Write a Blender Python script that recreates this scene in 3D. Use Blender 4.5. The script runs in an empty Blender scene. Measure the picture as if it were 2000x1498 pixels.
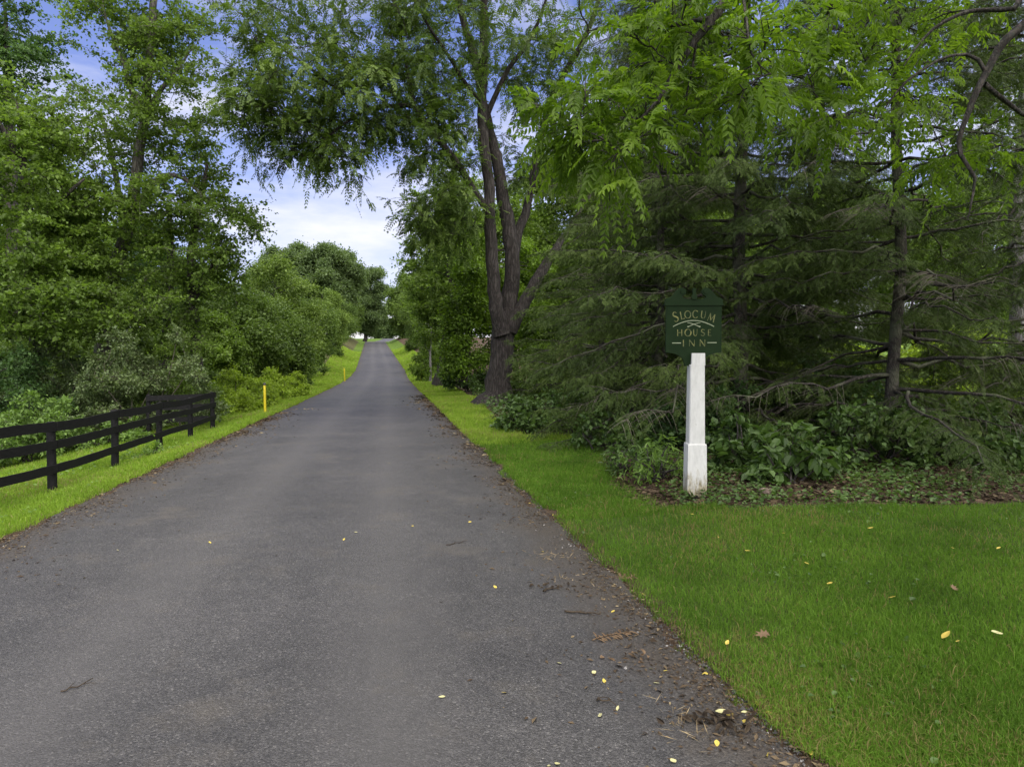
import bpy, math, random
import numpy as np
from mathutils import Vector

R = np.random.default_rng(7)
random.seed(7)
scene = bpy.context.scene
COL = scene.collection

# ------------------------------------------------------------------ camera
CAM_H = 1.75
PITCH = math.radians(1.89)
F = 1333.0
cam = bpy.data.cameras.new('camera')
cam.lens = 24.0
cam.sensor_width = 36.0
cam.clip_end = 3000
cam.clip_start = 0.05
cam_o = bpy.data.objects.new('camera', cam)
cam_o.location = (0, 0, CAM_H)
cam_o.rotation_euler = (math.pi / 2 - PITCH, 0, 0)
COL.objects.link(cam_o)
scene.camera = cam_o


def P(px, py, d):
    """Point at distance d along +Y that the survey of the photograph gives for a picture point."""
    a, b = (px - 1000) / F, (749 - py) / F
    vy = math.cos(PITCH) + b * math.sin(PITCH)
    vz = -math.sin(PITCH) + b * math.cos(PITCH)
    s = d / vy
    return np.array((a * s, d, CAM_H + vz * s))


# ------------------------------------------------------------------ terrain
def smooth(x, a, b):
    t = np.clip((np.asarray(x, float) - a) / (b - a), 0, 1)
    return t * t * (3 - 2 * t)


def road_c(y):
    return -0.98 - 0.18 * np.minimum(y, 75) - 0.205 * (np.clip(y, 75, 190) - 75) - 0.115 * np.maximum(y - 190, 0)


_RY = np.array([-50, 45, 55, 65, 80, 100, 140, 170, 188, 198, 212, 240, 262, 300, 400, 2000], float)
_RZ = np.array([0, 0, .06, .2, .95, 2.1, 4.35, 6.1, 7.0, 7.3, 7.55, 9.0, 10.3, 10.9, 9.5, 9.5], float)


def road_z(y):
    y = np.asarray(y, float)
    return (np.interp(y - 4, _RY, _RZ) + np.interp(y, _RY, _RZ) * 2 + np.interp(y + 4, _RY, _RZ)) / 4


HALF = 2.75


def bump(x, y):
    return (np.sin(x * 1.3 + y * .7) * np.sin(y * 1.1 - x * .4 + 1.3) * .5 + np.sin(x * 3.1 + 1.7) * np.sin(y * 2.7 + .4) * .22)


def ground_h(x, y):
    x = np.asarray(x, float)
    y = np.asarray(y, float)
    u = x - road_c(y)
    z = road_z(y)
    l = np.clip(-u - HALF, 0, None)
    r = np.clip(u - HALF, 0, None)
    near = 1 - smooth(y, 26, 40)
    far = smooth(y, 60, 85) * (1 - smooth(y, 190, 215))
    zl = near * (-.26 * smooth(l, .1, 1.6) - .75 * smooth(l, 1.6, 7)) + (1 - near) * (.10 * smooth(l, 0, 3)) + far * 1.3 * smooth(l, .8, 4.5)
    zr = .16 * smooth(r, 0.1, 3.5) + far * 1.1 * smooth(r, .6, 4.5)
    off = np.where(u < 0, zl, zr)
    b = bump(x, y) * .035 * np.clip((np.abs(u) - HALF - .1) / 1.0, 0, 1)
    inside = np.where(np.abs(u) < HALF + .05, -.03, 0.0)
    return z + off + b + inside


def G(px, d, dz=0.0):
    x = (px - 1000) / F * d
    return np.array((x, d, float(ground_h(x, d)) + dz))


def U2P(u, d):
    """picture column of a point u metres from the road's centre line"""
    return 1000 + F * (float(road_c(d)) + u) / d


_LY = np.array([-20, 7.1, 7.55, 7.8, 8.6, 11, 13.4, 14.6, 15.2, 17.3, 22, 24, 27, 32, 46, 60, 90])
_LX = np.array([14, 14, 6.0, 1.75, 1.55, 1.45, 1.6, 1.3, 0.0, -.45, -1.0, -1.3, -1.0, -2.4, -4.4, -7.2, -12])


def right_bound(x, y):
    w = bump(x * 2.3, y * 2.3) * .22
    return np.where(np.asarray(y) < 60, np.interp(y, _LY, _LX), road_c(y) + 5.2) + w


# ------------------------------------------------------------------ object helpers
def tag(o, label=None, cat=None, group=None, kind=None):
    if label:
        o['label'] = label
    if cat:
        o['category'] = cat
    if group:
        o['group'] = group
    if kind:
        o['kind'] = kind
    return o


def empty(name, loc, label, cat, group=None):
    o = bpy.data.objects.new(name, None)
    o.empty_display_size = .2
    o.location = Vector([float(v) for v in loc])
    COL.objects.link(o)
    return tag(o, label, cat, group)


def mesh_obj(name, V, Fs, mat, parent=None, loc=None, tint=None, smooth_shade=False, attrs=None):
    """V (n,3); Fs: list of int arrays (m,k)."""
    if not isinstance(Fs, (list, tuple)):
        Fs = [Fs]
    Fs = [np.asarray(f, np.int32) for f in Fs if len(f)]
    me = bpy.data.meshes.new(name)
    V = np.asarray(V, np.float32)
    if loc is not None:
        V = V - np.asarray(loc, np.float32)
    me.vertices.add(len(V))
    me.vertices.foreach_set('co', V.ravel())
    nl = sum(f.size for f in Fs)
    npoly = sum(len(f) for f in Fs)
    me.loops.add(nl)
    me.polygons.add(npoly)
    li = np.concatenate([f.ravel() for f in Fs])
    me.loops.foreach_set('vertex_index', li)
    tot = np.concatenate([np.full(len(f), f.shape[1], np.int32) for f in Fs])
    st = np.concatenate([[0], np.cumsum(tot)[:-1]]).astype(np.int32)
    me.polygons.foreach_set('loop_start', st)
    me.polygons.foreach_set('loop_total', tot)
    me.polygons.foreach_set('use_smooth', np.full(npoly, smooth_shade, bool))
    if tint is not None:
        a = me.attributes.new('tint', 'FLOAT', 'FACE')
        a.data.foreach_set('value', np.asarray(tint, np.float32))
    for k, v in (attrs or {}).items():
        a = me.attributes.new(k, 'FLOAT', 'POINT')
        a.data.foreach_set('value', np.asarray(v, np.float32))
    me.update(calc_edges=True)
    me.materials.append(mat)
    o = bpy.data.objects.new(name, me)
    COL.objects.link(o)
    if parent is not None:
        o.parent = parent
    return o


def copy_tree(root, loc, rz=0.0, scale=1.0, label=None, group=None):
    r = root.copy()
    COL.objects.link(r)
    r.location = Vector([float(v) for v in loc])
    r.rotation_euler = (0, 0, rz)
    s = scale if isinstance(scale, (tuple, list)) else (scale,) * 3
    r.scale = s
    if label:
        r['label'] = label
    if group:
        r['group'] = group
    for c in list(root.children):
        k = c.copy()
        COL.objects.link(k)
        k.parent = r
        for g in list(c.children):
            q = g.copy()
            COL.objects.link(q)
            q.parent = k
    return r


class MB:
    """collects pieces of one mesh"""

    def __init__(self):
        self.V, self.Q, self.T, self.n = [], [], [], 0

    def add(self, V, Q=None, T=None):
        V = np.asarray(V, float)
        if Q is not None and len(Q):
            self.Q.append(np.asarray(Q, np.int32) + self.n)
        if T is not None and len(T):
            self.T.append(np.asarray(T, np.int32) + self.n)
        self.V.append(V)
        self.n += len(V)

    def faces(self):
        out = []
        if self.Q:
            out.append(np.concatenate(self.Q))
        if self.T:
            out.append(np.concatenate(self.T))
        return out

    def build(self, name, mat, parent=None, loc=None, smooth_shade=False, tint=None):
        return mesh_obj(name, np.concatenate(self.V), self.faces(), mat, parent, loc, tint, smooth_shade)


def unit(v):
    return v / np.maximum(np.linalg.norm(v, axis=-1, keepdims=True), 1e-9)


def resample(pts, rad, step):
    pts = np.asarray(pts, float)
    rad = np.asarray(rad, float)
    seg = np.linalg.norm(np.diff(pts, axis=0), axis=1)
    s = np.concatenate([[0], np.cumsum(seg)])
    n = max(3, int(s[-1] / step) + 1)
    # Catmull-Rom through the points
    t = np.linspace(0, s[-1], n)
    i = np.clip(np.searchsorted(s, t, side='right') - 1, 0, len(pts) - 2)
    f = ((t - s[i]) / np.maximum(seg[i], 1e-9))[:, None]
    p0 = pts[np.maximum(i - 1, 0)]
    p1 = pts[i]
    p2 = pts[i + 1]
    p3 = pts[np.minimum(i + 2, len(pts) - 1)]
    q = .5 * (2 * p1 + (p2 - p0) * f + (2 * p0 - 5 * p1 + 4 * p2 - p3) * f ** 2 + (3 * p1 - p0 - 3 * p2 + p3) * f ** 3)
    return q, np.interp(t, s, rad)


def tube(pts, rad, sides=8, lobes=None, rough=0.0):
    pts = np.asarray(pts, float)
    rad = np.asarray(rad, float)
    n = len(pts)
    T = unit(np.gradient(pts, axis=0))
    ref = np.array((0.31, 1, 0.05)) if abs(T[0][2]) > .6 else np.array((0, 0, 1.))
    U = unit(np.cross(T, ref))
    W = np.cross(T, U)
    a = np.linspace(0, 2 * math.pi, sides, endpoint=False)
    rr = np.repeat(rad[:, None], sides, 1)
    if lobes is not None:
        k, amp, fall = lobes
        h = np.exp(-np.linspace(0, np.linalg.norm(np.diff(pts, axis=0), axis=1).sum(), n) / fall)[:, None]
        rr = rr * (1 + amp * h * (np.abs(np.cos(a * k / 2 + .6))[None] - .3))
    if rough:
        rr = rr * (1 + rough * R.normal(size=rr.shape))
    V = pts[:, None] + (U[:, None] * np.cos(a)[None, :, None] + W[:, None] * np.sin(a)[None, :, None]) * rr[..., None]
    i = np.arange(n - 1)[:, None] * sides
    j = np.arange(sides)[None]
    jn = (j + 1) % sides
    Q = np.stack([i + j, i + jn, i + sides + jn, i + sides + j], -1).reshape(-1, 4)
    V = V.reshape(-1, 3)
    # tip cap
    T3 = np.stack([np.full(sides, len(V)), (n - 1) * sides + np.arange(sides), (n - 1) * sides + (np.arange(sides) + 1) % sides], -1)
    V = np.vstack([V, pts[-1:]])
    return V, Q, T3


def tubes_batch(pts, rad, sides=3):
    """pts (m,n,3) rad (m,n)"""
    m, n, _ = pts.shape
    T = unit(pts[:, -1] - pts[:, 0])
    U = unit(np.cross(T, np.array((.3, .2, 1.)) + 0 * T))
    W = np.cross(T, U)
    a = np.linspace(0, 2 * math.pi, sides, endpoint=False)
    ring = U[:, None] * np.cos(a)[None, :, None] + W[:, None] * np.sin(a)[None, :, None]
    V = pts[:, :, None] + ring[:, None] * rad[:, :, None, None]
    base = (np.arange(m) * n * sides)[:, None, None]
    i = (np.arange(n - 1) * sides)[None, :, None]
    j = np.arange(sides)[None, None]
    jn = (j + 1) % sides
    Q = np.stack([base + i + j, base + i + jn, base + i + sides + jn, base + i + sides + j], -1).reshape(-1, 4)
    return V.reshape(-1, 3), Q


def rand_dir(n):
    return unit(R.normal(size=(n, 3)))


def leaf_mesh(Pb, D, N, L, W, fold=.18, fine=False, curl=.12):
    n = len(Pb)
    D = unit(D)
    S = unit(np.cross(D, N))
    N = np.cross(S, D)
    L = np.asarray(L, float).reshape(-1, 1) * np.ones((n, 1))
    W = np.asarray(W, float).reshape(-1, 1) * np.ones((n, 1))
    k = np.arange(n)[:, None]
    if not fine:
        m = Pb + D * L * .45 + N * W * fold
        V = np.stack([Pb, m + S * W * .5, Pb + D * L, m - S * W * .5], 1).reshape(-1, 3)
        return V, k * 4 + np.arange(4)[None]
    a = Pb + D * L * .22
    b = Pb + D * L * .58
    V = np.stack([Pb, a + S * W * .42 + N * W * fold, b + S * W * .46 + N * W * fold * .8, Pb + D * L - N * L * curl,
                  b - S * W * .46 + N * W * fold * .8, a - S * W * .42 + N * W * fold], 1).reshape(-1, 3)
    Q = np.stack([k * 6 + np.array([[0, 1, 2, 3]]), k * 6 + np.array([[0, 3, 4, 5]])], 1).reshape(-1, 4)
    return V, Q


def compound(Pb, D, L, k, leafL, leafW, droop=.35, angle=.95, flat=.25):
    """pinnate leaves: n rachises with 2k+1 leaflets"""
    n = len(Pb)
    D = unit(D)
    L = np.asarray(L, float).reshape(-1, 1) * np.ones((n, 1))
    up = np.array((0, 0, 1.)) + R.normal(size=(n, 3)) * flat
    S = unit(np.cross(D, up))
    t = np.linspace(.22, .97, k)
    t = np.concatenate([t, t, [1.0]])
    side = np.concatenate([np.ones(k), -np.ones(k), [0.]])
    K = len(t)
    dd = np.array((0, 0, -1.))
    pos = Pb[:, None] + D[:, None] * (L[:, None] * t[None, :, None]) + dd * (L[:, None] * droop * (t ** 2)[None, :, None])
    tang = unit(D[:, None] + dd * (2 * droop * t)[None, :, None])
    ang = angle * (1.05 - .35 * t)
    d = tang * np.where(side == 0, 1, np.cos(ang))[None, :, None] + S[:, None] * (side * np.sin(ang))[None, :, None]
    d = d + dd * .28 + R.normal(size=d.shape) * .13
    nrm = np.cross(S[:, None] + 0 * tang, tang)
    nrm = nrm + R.normal(size=nrm.shape) * .22
    sz = (np.sin(np.pi * (t * .75 + .2)) * .35 + .7)[None] * (1 + R.normal(size=(n, 1)) * .1)
    return pos.reshape(-1, 3), d.reshape(-1, 3), nrm.reshape(-1, 3), (leafL * sz).ravel(), (leafW * sz).ravel(), K, (Pb, D, L, droop)


# ------------------------------------------------------------------ materials
def new_mat(name):
    m = bpy.data.materials.new(name)
    m.use_nodes = True
    nt = m.node_tree
    nt.nodes.clear()
    return m, nt, nt.nodes, nt.links


def ramp(N, stops, interp='LINEAR'):
    r = N.new('ShaderNodeValToRGB')
    cr = r.color_ramp
    cr.interpolation = interp
    while len(cr.elements) < len(stops):
        cr.elements.new(.5)
    for e, (p, c) in zip(cr.elements, stops):
        e.position = p
        e.color = (*c, 1) if len(c) == 3 else c
    return r


def noise(N, L, vec, scale, detail=4, rough=.55):
    n = N.new('ShaderNodeTexNoise')
    n.inputs['Scale'].default_value = scale
    n.inputs['Detail'].default_value = detail
    n.inputs['Roughness'].default_value = rough
    if vec is not None:
        L.new(vec, n.inputs['Vector'])
    return n


def mixc(N, L, fac, a, b, mode='MIX'):
    m = N.new('ShaderNodeMix')
    m.data_type = 'RGBA'
    m.blend_type = mode
    for sock, v in ((m.inputs['Factor'], fac), (m.inputs['A'], a), (m.inputs['B'], b)):
        if hasattr(v, 'is_linked') or hasattr(v, 'links'):
            L.new(v, sock)
        elif isinstance(v, (int, float)):
            sock.default_value = v
        else:
            sock.default_value = (*v, 1)
    return m.outputs['Result']


def leaf_mat(name, dark, mid, light, trans=.38, gloss=.35, warm=(1.25, 1.3, .7), patch=.35, rough=.5, dry=None):
    m, nt, N, L = new_mat(name)
    at = N.new('ShaderNodeAttribute')
    at.attribute_name = 'tint'
    tc = N.new('ShaderNodeTexCoord')
    nz = noise(N, L, tc.outputs['Object'], patch, 3)
    md = N.new('ShaderNodeMath')
    md.operation = 'MULTIPLY_ADD'
    L.new(nz.outputs['Fac'], md.inputs[0])
    md.inputs[1].default_value = 1.3
    md.inputs[2].default_value = -.65
    ad = N.new('ShaderNodeMath')
    ad.operation = 'ADD'
    L.new(at.outputs['Fac'], ad.inputs[0])
    L.new(md.outputs[0], ad.inputs[1])
    r = ramp(N, [(0.05, dark), (.5, mid), (.93, light)] + ([(1.0, dry)] if dry else []))
    L.new(ad.outputs[0], r.inputs['Fac'])
    p = N.new('ShaderNodeBsdfPrincipled')
    L.new(r.outputs['Color'], p.inputs['Base Color'])
    p.inputs['Roughness'].default_value = rough
    p.inputs['Specular IOR Level'].default_value = gloss
    t = N.new('ShaderNodeBsdfTranslucent')
    L.new(mixc(N, L, 1.0, r.outputs['Color'], warm, 'MULTIPLY'), t.inputs['Color'])
    mx = N.new('ShaderNodeMixShader')
    mx.inputs['Fac'].default_value = trans
    L.new(p.outputs[0], mx.inputs[1])
    L.new(t.outputs[0], mx.inputs[2])
    o = N.new('ShaderNodeOutputMaterial')
    L.new(mx.outputs[0], o.inputs['Surface'])
    return m


def bark_mat(name, dark, light, scale=9.0, stretch=.18, lichen=None):
    m, nt, N, L = new_mat(name)
    tc = N.new('ShaderNodeTexCoord')
    mp = N.new('ShaderNodeMapping')
    mp.inputs['Scale'].default_value = (1, 1, stretch)
    L.new(tc.outputs['Object'], mp.inputs['Vector'])
    nw = noise(N, L, mp.outputs[0], scale * .6, 3)
    addv = mixc(N, L, .25, mp.outputs[0], nw.outputs['Color'], 'ADD')
    vo = N.new('ShaderNodeTexVoronoi')
    vo.feature = 'DISTANCE_TO_EDGE'
    vo.inputs['Scale'].default_value = scale
    L.new(addv, vo.inputs['Vector'])
    nz = noise(N, L, tc.outputs['Object'], scale * 2.4, 5, .65)
    r = ramp(N, [(0.0, dark), (.22, tuple(.6 * a + .4 * b for a, b in zip(dark, light))), (.6, light)])
    L.new(vo.outputs['Distance'], r.inputs['Fac'])
    c = mixc(N, L, .7, r.outputs['Color'], nz.outputs['Color'], 'OVERLAY')
    hs = N.new('ShaderNodeHueSaturation')
    hs.inputs['Saturation'].default_value = .55
    L.new(c, hs.inputs['Color'])
    c = hs.outputs['Color']
    if lichen:
        n2 = noise(N, L, tc.outputs['Object'], 1.7, 5)
        r2 = ramp(N, [(.5, (0, 0, 0)), (.68, (1, 1, 1))])
        L.new(n2.outputs['Fac'], r2.inputs['Fac'])
        c = mixc(N, L, r2.outputs['Color'], c, lichen)
    p = N.new('ShaderNodeBsdfPrincipled')
    L.new(c, p.inputs['Base Color'])
    p.inputs['Roughness'].default_value = .9
    p.inputs['Specular IOR Level'].default_value = .15
    b = N.new('ShaderNodeBump')
    b.inputs['Strength'].default_value = .9
    b.inputs['Distance'].default_value = .03
    mm = N.new('ShaderNodeMath')
    mm.operation = 'MULTIPLY_ADD'
    L.new(nz.outputs['Fac'], mm.inputs[0])
    mm.inputs[1].default_value = .35
    L.new(vo.outputs['Distance'], mm.inputs[2])
    L.new(mm.outputs[0], b.inputs['Height'])
    L.new(b.outputs[0], p.inputs['Normal'])
    o = N.new('ShaderNodeOutputMaterial')
    L.new(p.outputs[0], o.inputs['Surface'])
    return m


def simple_mat(name, c1, c2, scale=20, rough=.6, spec=.4, bump_s=.2, stretch=(1, 1, 1), metallic=0):
    m, nt, N, L = new_mat(name)
    tc = N.new('ShaderNodeTexCoord')
    mp = N.new('ShaderNodeMapping')
    mp.inputs['Scale'].default_value = stretch
    L.new(tc.outputs['Object'], mp.inputs['Vector'])
    nz = noise(N, L, mp.outputs[0], scale, 5, .6)
    r = ramp(N, [(.3, c1), (.7, c2)])
    L.new(nz.outputs['Fac'], r.inputs['Fac'])
    p = N.new('ShaderNodeBsdfPrincipled')
    L.new(r.outputs['Color'], p.inputs['Base Color'])
    p.inputs['Roughness'].default_value = rough
    p.inputs['Specular IOR Level'].default_value = spec
    p.inputs['Metallic'].default_value = metallic
    b = N.new('ShaderNodeBump')
    b.inputs['Strength'].default_value = bump_s
    b.inputs['Distance'].default_value = .01
    L.new(nz.outputs['Fac'], b.inputs['Height'])
    L.new(b.outputs[0], p.inputs['Normal'])
    o = N.new('ShaderNodeOutputMaterial')
    L.new(p.outputs[0], o.inputs['Surface'])
    return m


M = {}
M['walnut_leaf'] = leaf_mat('walnut_leaf', (.044, .078, .015), (.080, .135, .022), (.135, .205, .034), trans=.45)
M['near_leaf'] = leaf_mat('near_leaf', (.066, .120, .010), (.115, .20, .016), (.185, .29, .026), trans=.58, patch=1.4)
M['maple_leaf'] = leaf_mat('maple_leaf', (.064, .106, .018), (.115, .188, .030), (.18, .28, .047), trans=.52)
M['dark_leaf'] = leaf_mat('dark_leaf', (.038, .078, .024), (.062, .125, .034), (.10, .18, .044), trans=.42)
M['wood_leaf'] = leaf_mat('wood_leaf', (.062, .108, .015), (.108, .18, .023), (.165, .26, .036), trans=.46)
M['hedge_leaf'] = leaf_mat('hedge_leaf', (.052, .090, .018), (.092, .150, .028), (.145, .225, .042), trans=.45, patch=.25)
M['acacia_leaf'] = leaf_mat('acacia_leaf', (.074, .120, .020), (.122, .19, .032), (.185, .27, .05), trans=.4, patch=.25)
M['hazed_leaf'] = leaf_mat('hazed_leaf', (.065, .105, .036), (.095, .145, .050), (.13, .19, .066), trans=.45, patch=.12)  # distance haze mixed into the leaf colour: paler, greyer, less contrast
M['vine_leaf'] = leaf_mat('vine_leaf', (.066, .118, .010), (.115, .20, .016), (.18, .30, .026), trans=.42)
M['pale_leaf'] = leaf_mat('pale_leaf', (.055, .085, .030), (.095, .14, .048), (.16, .215, .080), trans=.35)
M['bush_leaf'] = leaf_mat('bush_leaf', (.070, .13, .024), (.115, .20, .036), (.18, .285, .054), trans=.38)
M['lime_leaf'] = leaf_mat('lime_leaf', (.14, .21, .017), (.22, .32, .026), (.30, .42, .042), trans=.42)
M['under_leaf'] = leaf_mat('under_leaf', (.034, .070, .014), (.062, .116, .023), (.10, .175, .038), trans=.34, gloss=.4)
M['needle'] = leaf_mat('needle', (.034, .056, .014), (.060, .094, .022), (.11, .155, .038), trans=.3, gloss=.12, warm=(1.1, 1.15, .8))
M['grass'] = leaf_mat('grass', (.050, .104, .010), (.084, .172, .015), (.135, .24, .027), trans=.33, gloss=.15, patch=1.1, rough=.7, dry=(.20, .165, .065))
M['verge_grass'] = leaf_mat('verge_grass', (.120, .205, .018), (.190, .305, .027), (.275, .385, .05), trans=.38, gloss=.2, patch=.8, rough=.6, dry=(.24, .21, .085))
M['walnut_bark'] = bark_mat('walnut_bark', (.020, .0155, .012), (.085, .070, .055), 11, .16)
M['maple_bark'] = bark_mat('maple_bark', (.05, .042, .033), (.20, .175, .138), 9, .2, lichen=(.10, .12, .06))
M['hemlock_bark'] = bark_mat('hemlock_bark', (.028, .022, .016), (.10, .085, .060), 16, .4, lichen=(.13, .14, .09))
M['dark_bark'] = bark_mat('dark_bark', (.028, .023, .018), (.105, .090, .070), 14, .3)
M['grey_bark'] = bark_mat('grey_bark', (.14, .13, .12), (.38, .36, .33), 12, .3)
M['dead_twig'] = simple_mat('dead_twig', (.055, .048, .038), (.15, .135, .11), 15, .9, .1)
M['fence_paint'] = simple_mat('fence_paint', (.004, .004, .0043), (.011, .011, .0112), 30, .7, .15, .5, (.3, .3, 2))
M['yellow_plastic'] = simple_mat('yellow_plastic', (.42, .35, .010), (.50, .42, .016), 12, .45, .4, .05)
M['black_cap'] = simple_mat('black_cap', (.015, .015, .015), (.03, .03, .03), 12, .5, .4, .05)
M['sign_paint'] = simple_mat('sign_paint', (.0050, .0155, .0035), (.008, .022, .0055), 9, .6, .12, .12)
M['gold'] = simple_mat('gold', (.022, .045, .014), (.20, .20, .055), 22, .5, .4, .05)
M['pale_gold'] = simple_mat('pale_gold', (.20, .24, .15), (.30, .34, .22), 26, .5, .4, .05)
M['straw'] = simple_mat('straw', (.17, .13, .07), (.30, .24, .14), 30, .9, .1)
M['stone'] = simple_mat('stone', (.10, .075, .06), (.22, .17, .14), 14, .9, .2, .6)


def litter_mat(name, stops):
    m, nt, N, L = new_mat(name)
    at = N.new('ShaderNodeAttribute')
    at.attribute_name = 'tint'
    r = ramp(N, stops)
    L.new(at.outputs['Fac'], r.inputs['Fac'])
    p = N.new('ShaderNodeBsdfPrincipled')
    L.new(r.outputs['Color'], p.inputs['Base Color'])
    p.inputs['Roughness'].default_value = .8
    p.inputs['Specular IOR Level'].default_value = .2
    o = N.new('ShaderNodeOutputMaterial')
    L.new(p.outputs[0], o.inputs['Surface'])
    return m


M['litter'] = litter_mat('litter', [(0, (.022, .015, .009)), (.45, (.060, .042, .024)), (.8, (.115, .085, .048)), (1, (.22, .18, .10))])
M['gravel'] = litter_mat('gravel', [(0, (.025, .024, .023)), (.6, (.065, .063, .060)), (.9, (.12, .118, .112)), (1, (.26, .25, .235))])
M['yellow_leaf'] = simple_mat('yellow_leaf', (.36, .26, .03), (.50, .42, .10), 30, .6, .3, .1)
M['pale_dead_leaf'] = simple_mat('pale_dead_leaf', (.36, .34, .15), (.46, .45, .24), 30, .6, .3, .1)
M['brown_leaf'] = simple_mat('brown_leaf', (.085, .055, .03), (.17, .115, .065), 30, .7, .2, .1)
M['dark_debris'] = simple_mat('dark_debris', (.022, .016, .011), (.06, .045, .028), 30, .8, .2, .3)


def post_mat():
    m, nt, N, L = new_mat('post_paint')
    tc = N.new('ShaderNodeTexCoord')
    sep = N.new('ShaderNodeSeparateXYZ')
    L.new(tc.outputs['Object'], sep.inputs[0])
    mp = N.new('ShaderNodeMapping')
    mp.inputs['Scale'].default_value = (6, 6, 1.6)
    L.new(tc.outputs['Object'], mp.inputs['Vector'])
    nz = noise(N, L, mp.outputs[0], 3, 6, .7)
    n2 = noise(N, L, tc.outputs['Object'], 40, 4, .6)
    base = ramp(N, [(.35, (.46, .465, .45)), (.6, (.56, .565, .55))])
    L.new(nz.outputs['Fac'], base.inputs['Fac'])
    # grime that climbs from the ground
    hz = N.new('ShaderNodeMapRange')
    hz.inputs['From Min'].default_value = .02
    hz.inputs['From Max'].default_value = .55
    hz.inputs['To Min'].default_value = .42
    hz.inputs['To Max'].default_value = -.12
    L.new(sep.outputs['Z'], hz.inputs['Value'])
    sm = N.new('ShaderNodeMath')
    sm.operation = 'ADD'
    L.new(hz.outputs[0], sm.inputs[0])
    L.new(nz.outputs['Fac'], sm.inputs[1])
    gr = ramp(N, [(.62, (0, 0, 0)), (.85, (1, 1, 1))])
    L.new(sm.outputs[0], gr.inputs['Fac'])
    dirt = ramp(N, [(.35, (.11, .09, .045)), (.6, (.28, .25, .16))])
    L.new(n2.outputs['Fac'], dirt.inputs['Fac'])
    c = mixc(N, L, gr.outputs['Color'], base.outputs['Color'], dirt.outputs['Color'])
    sp = ramp(N, [(.66, (0, 0, 0)), (.72, (1, 1, 1))])
    L.new(n2.outputs['Fac'], sp.inputs['Fac'])
    c = mixc(N, L, sp.outputs['Color'], c, (.30, .29, .24))
    p = N.new('ShaderNodeBsdfPrincipled')
    L.new(c, p.inputs['Base Color'])
    p.inputs['Roughness'].default_value = .5
    o = N.new('ShaderNodeOutputMaterial')
    L.new(p.outputs[0], o.inputs['Surface'])
    return m


M['post'] = post_mat()


def attr(N, name):
    a = N.new('ShaderNodeAttribute')
    a.attribute_name = name
    return a.outputs['Fac']


def math_node(N, L, op, a, b=None, c=None):
    m = N.new('ShaderNodeMath')
    m.operation = op
    for i, v in enumerate((a, b, c)):
        if v is None:
            continue
        if isinstance(v, (int, float)):
            m.inputs[i].default_value = v
        else:
            L.new(v, m.inputs[i])
    return m.outputs[0]


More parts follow.
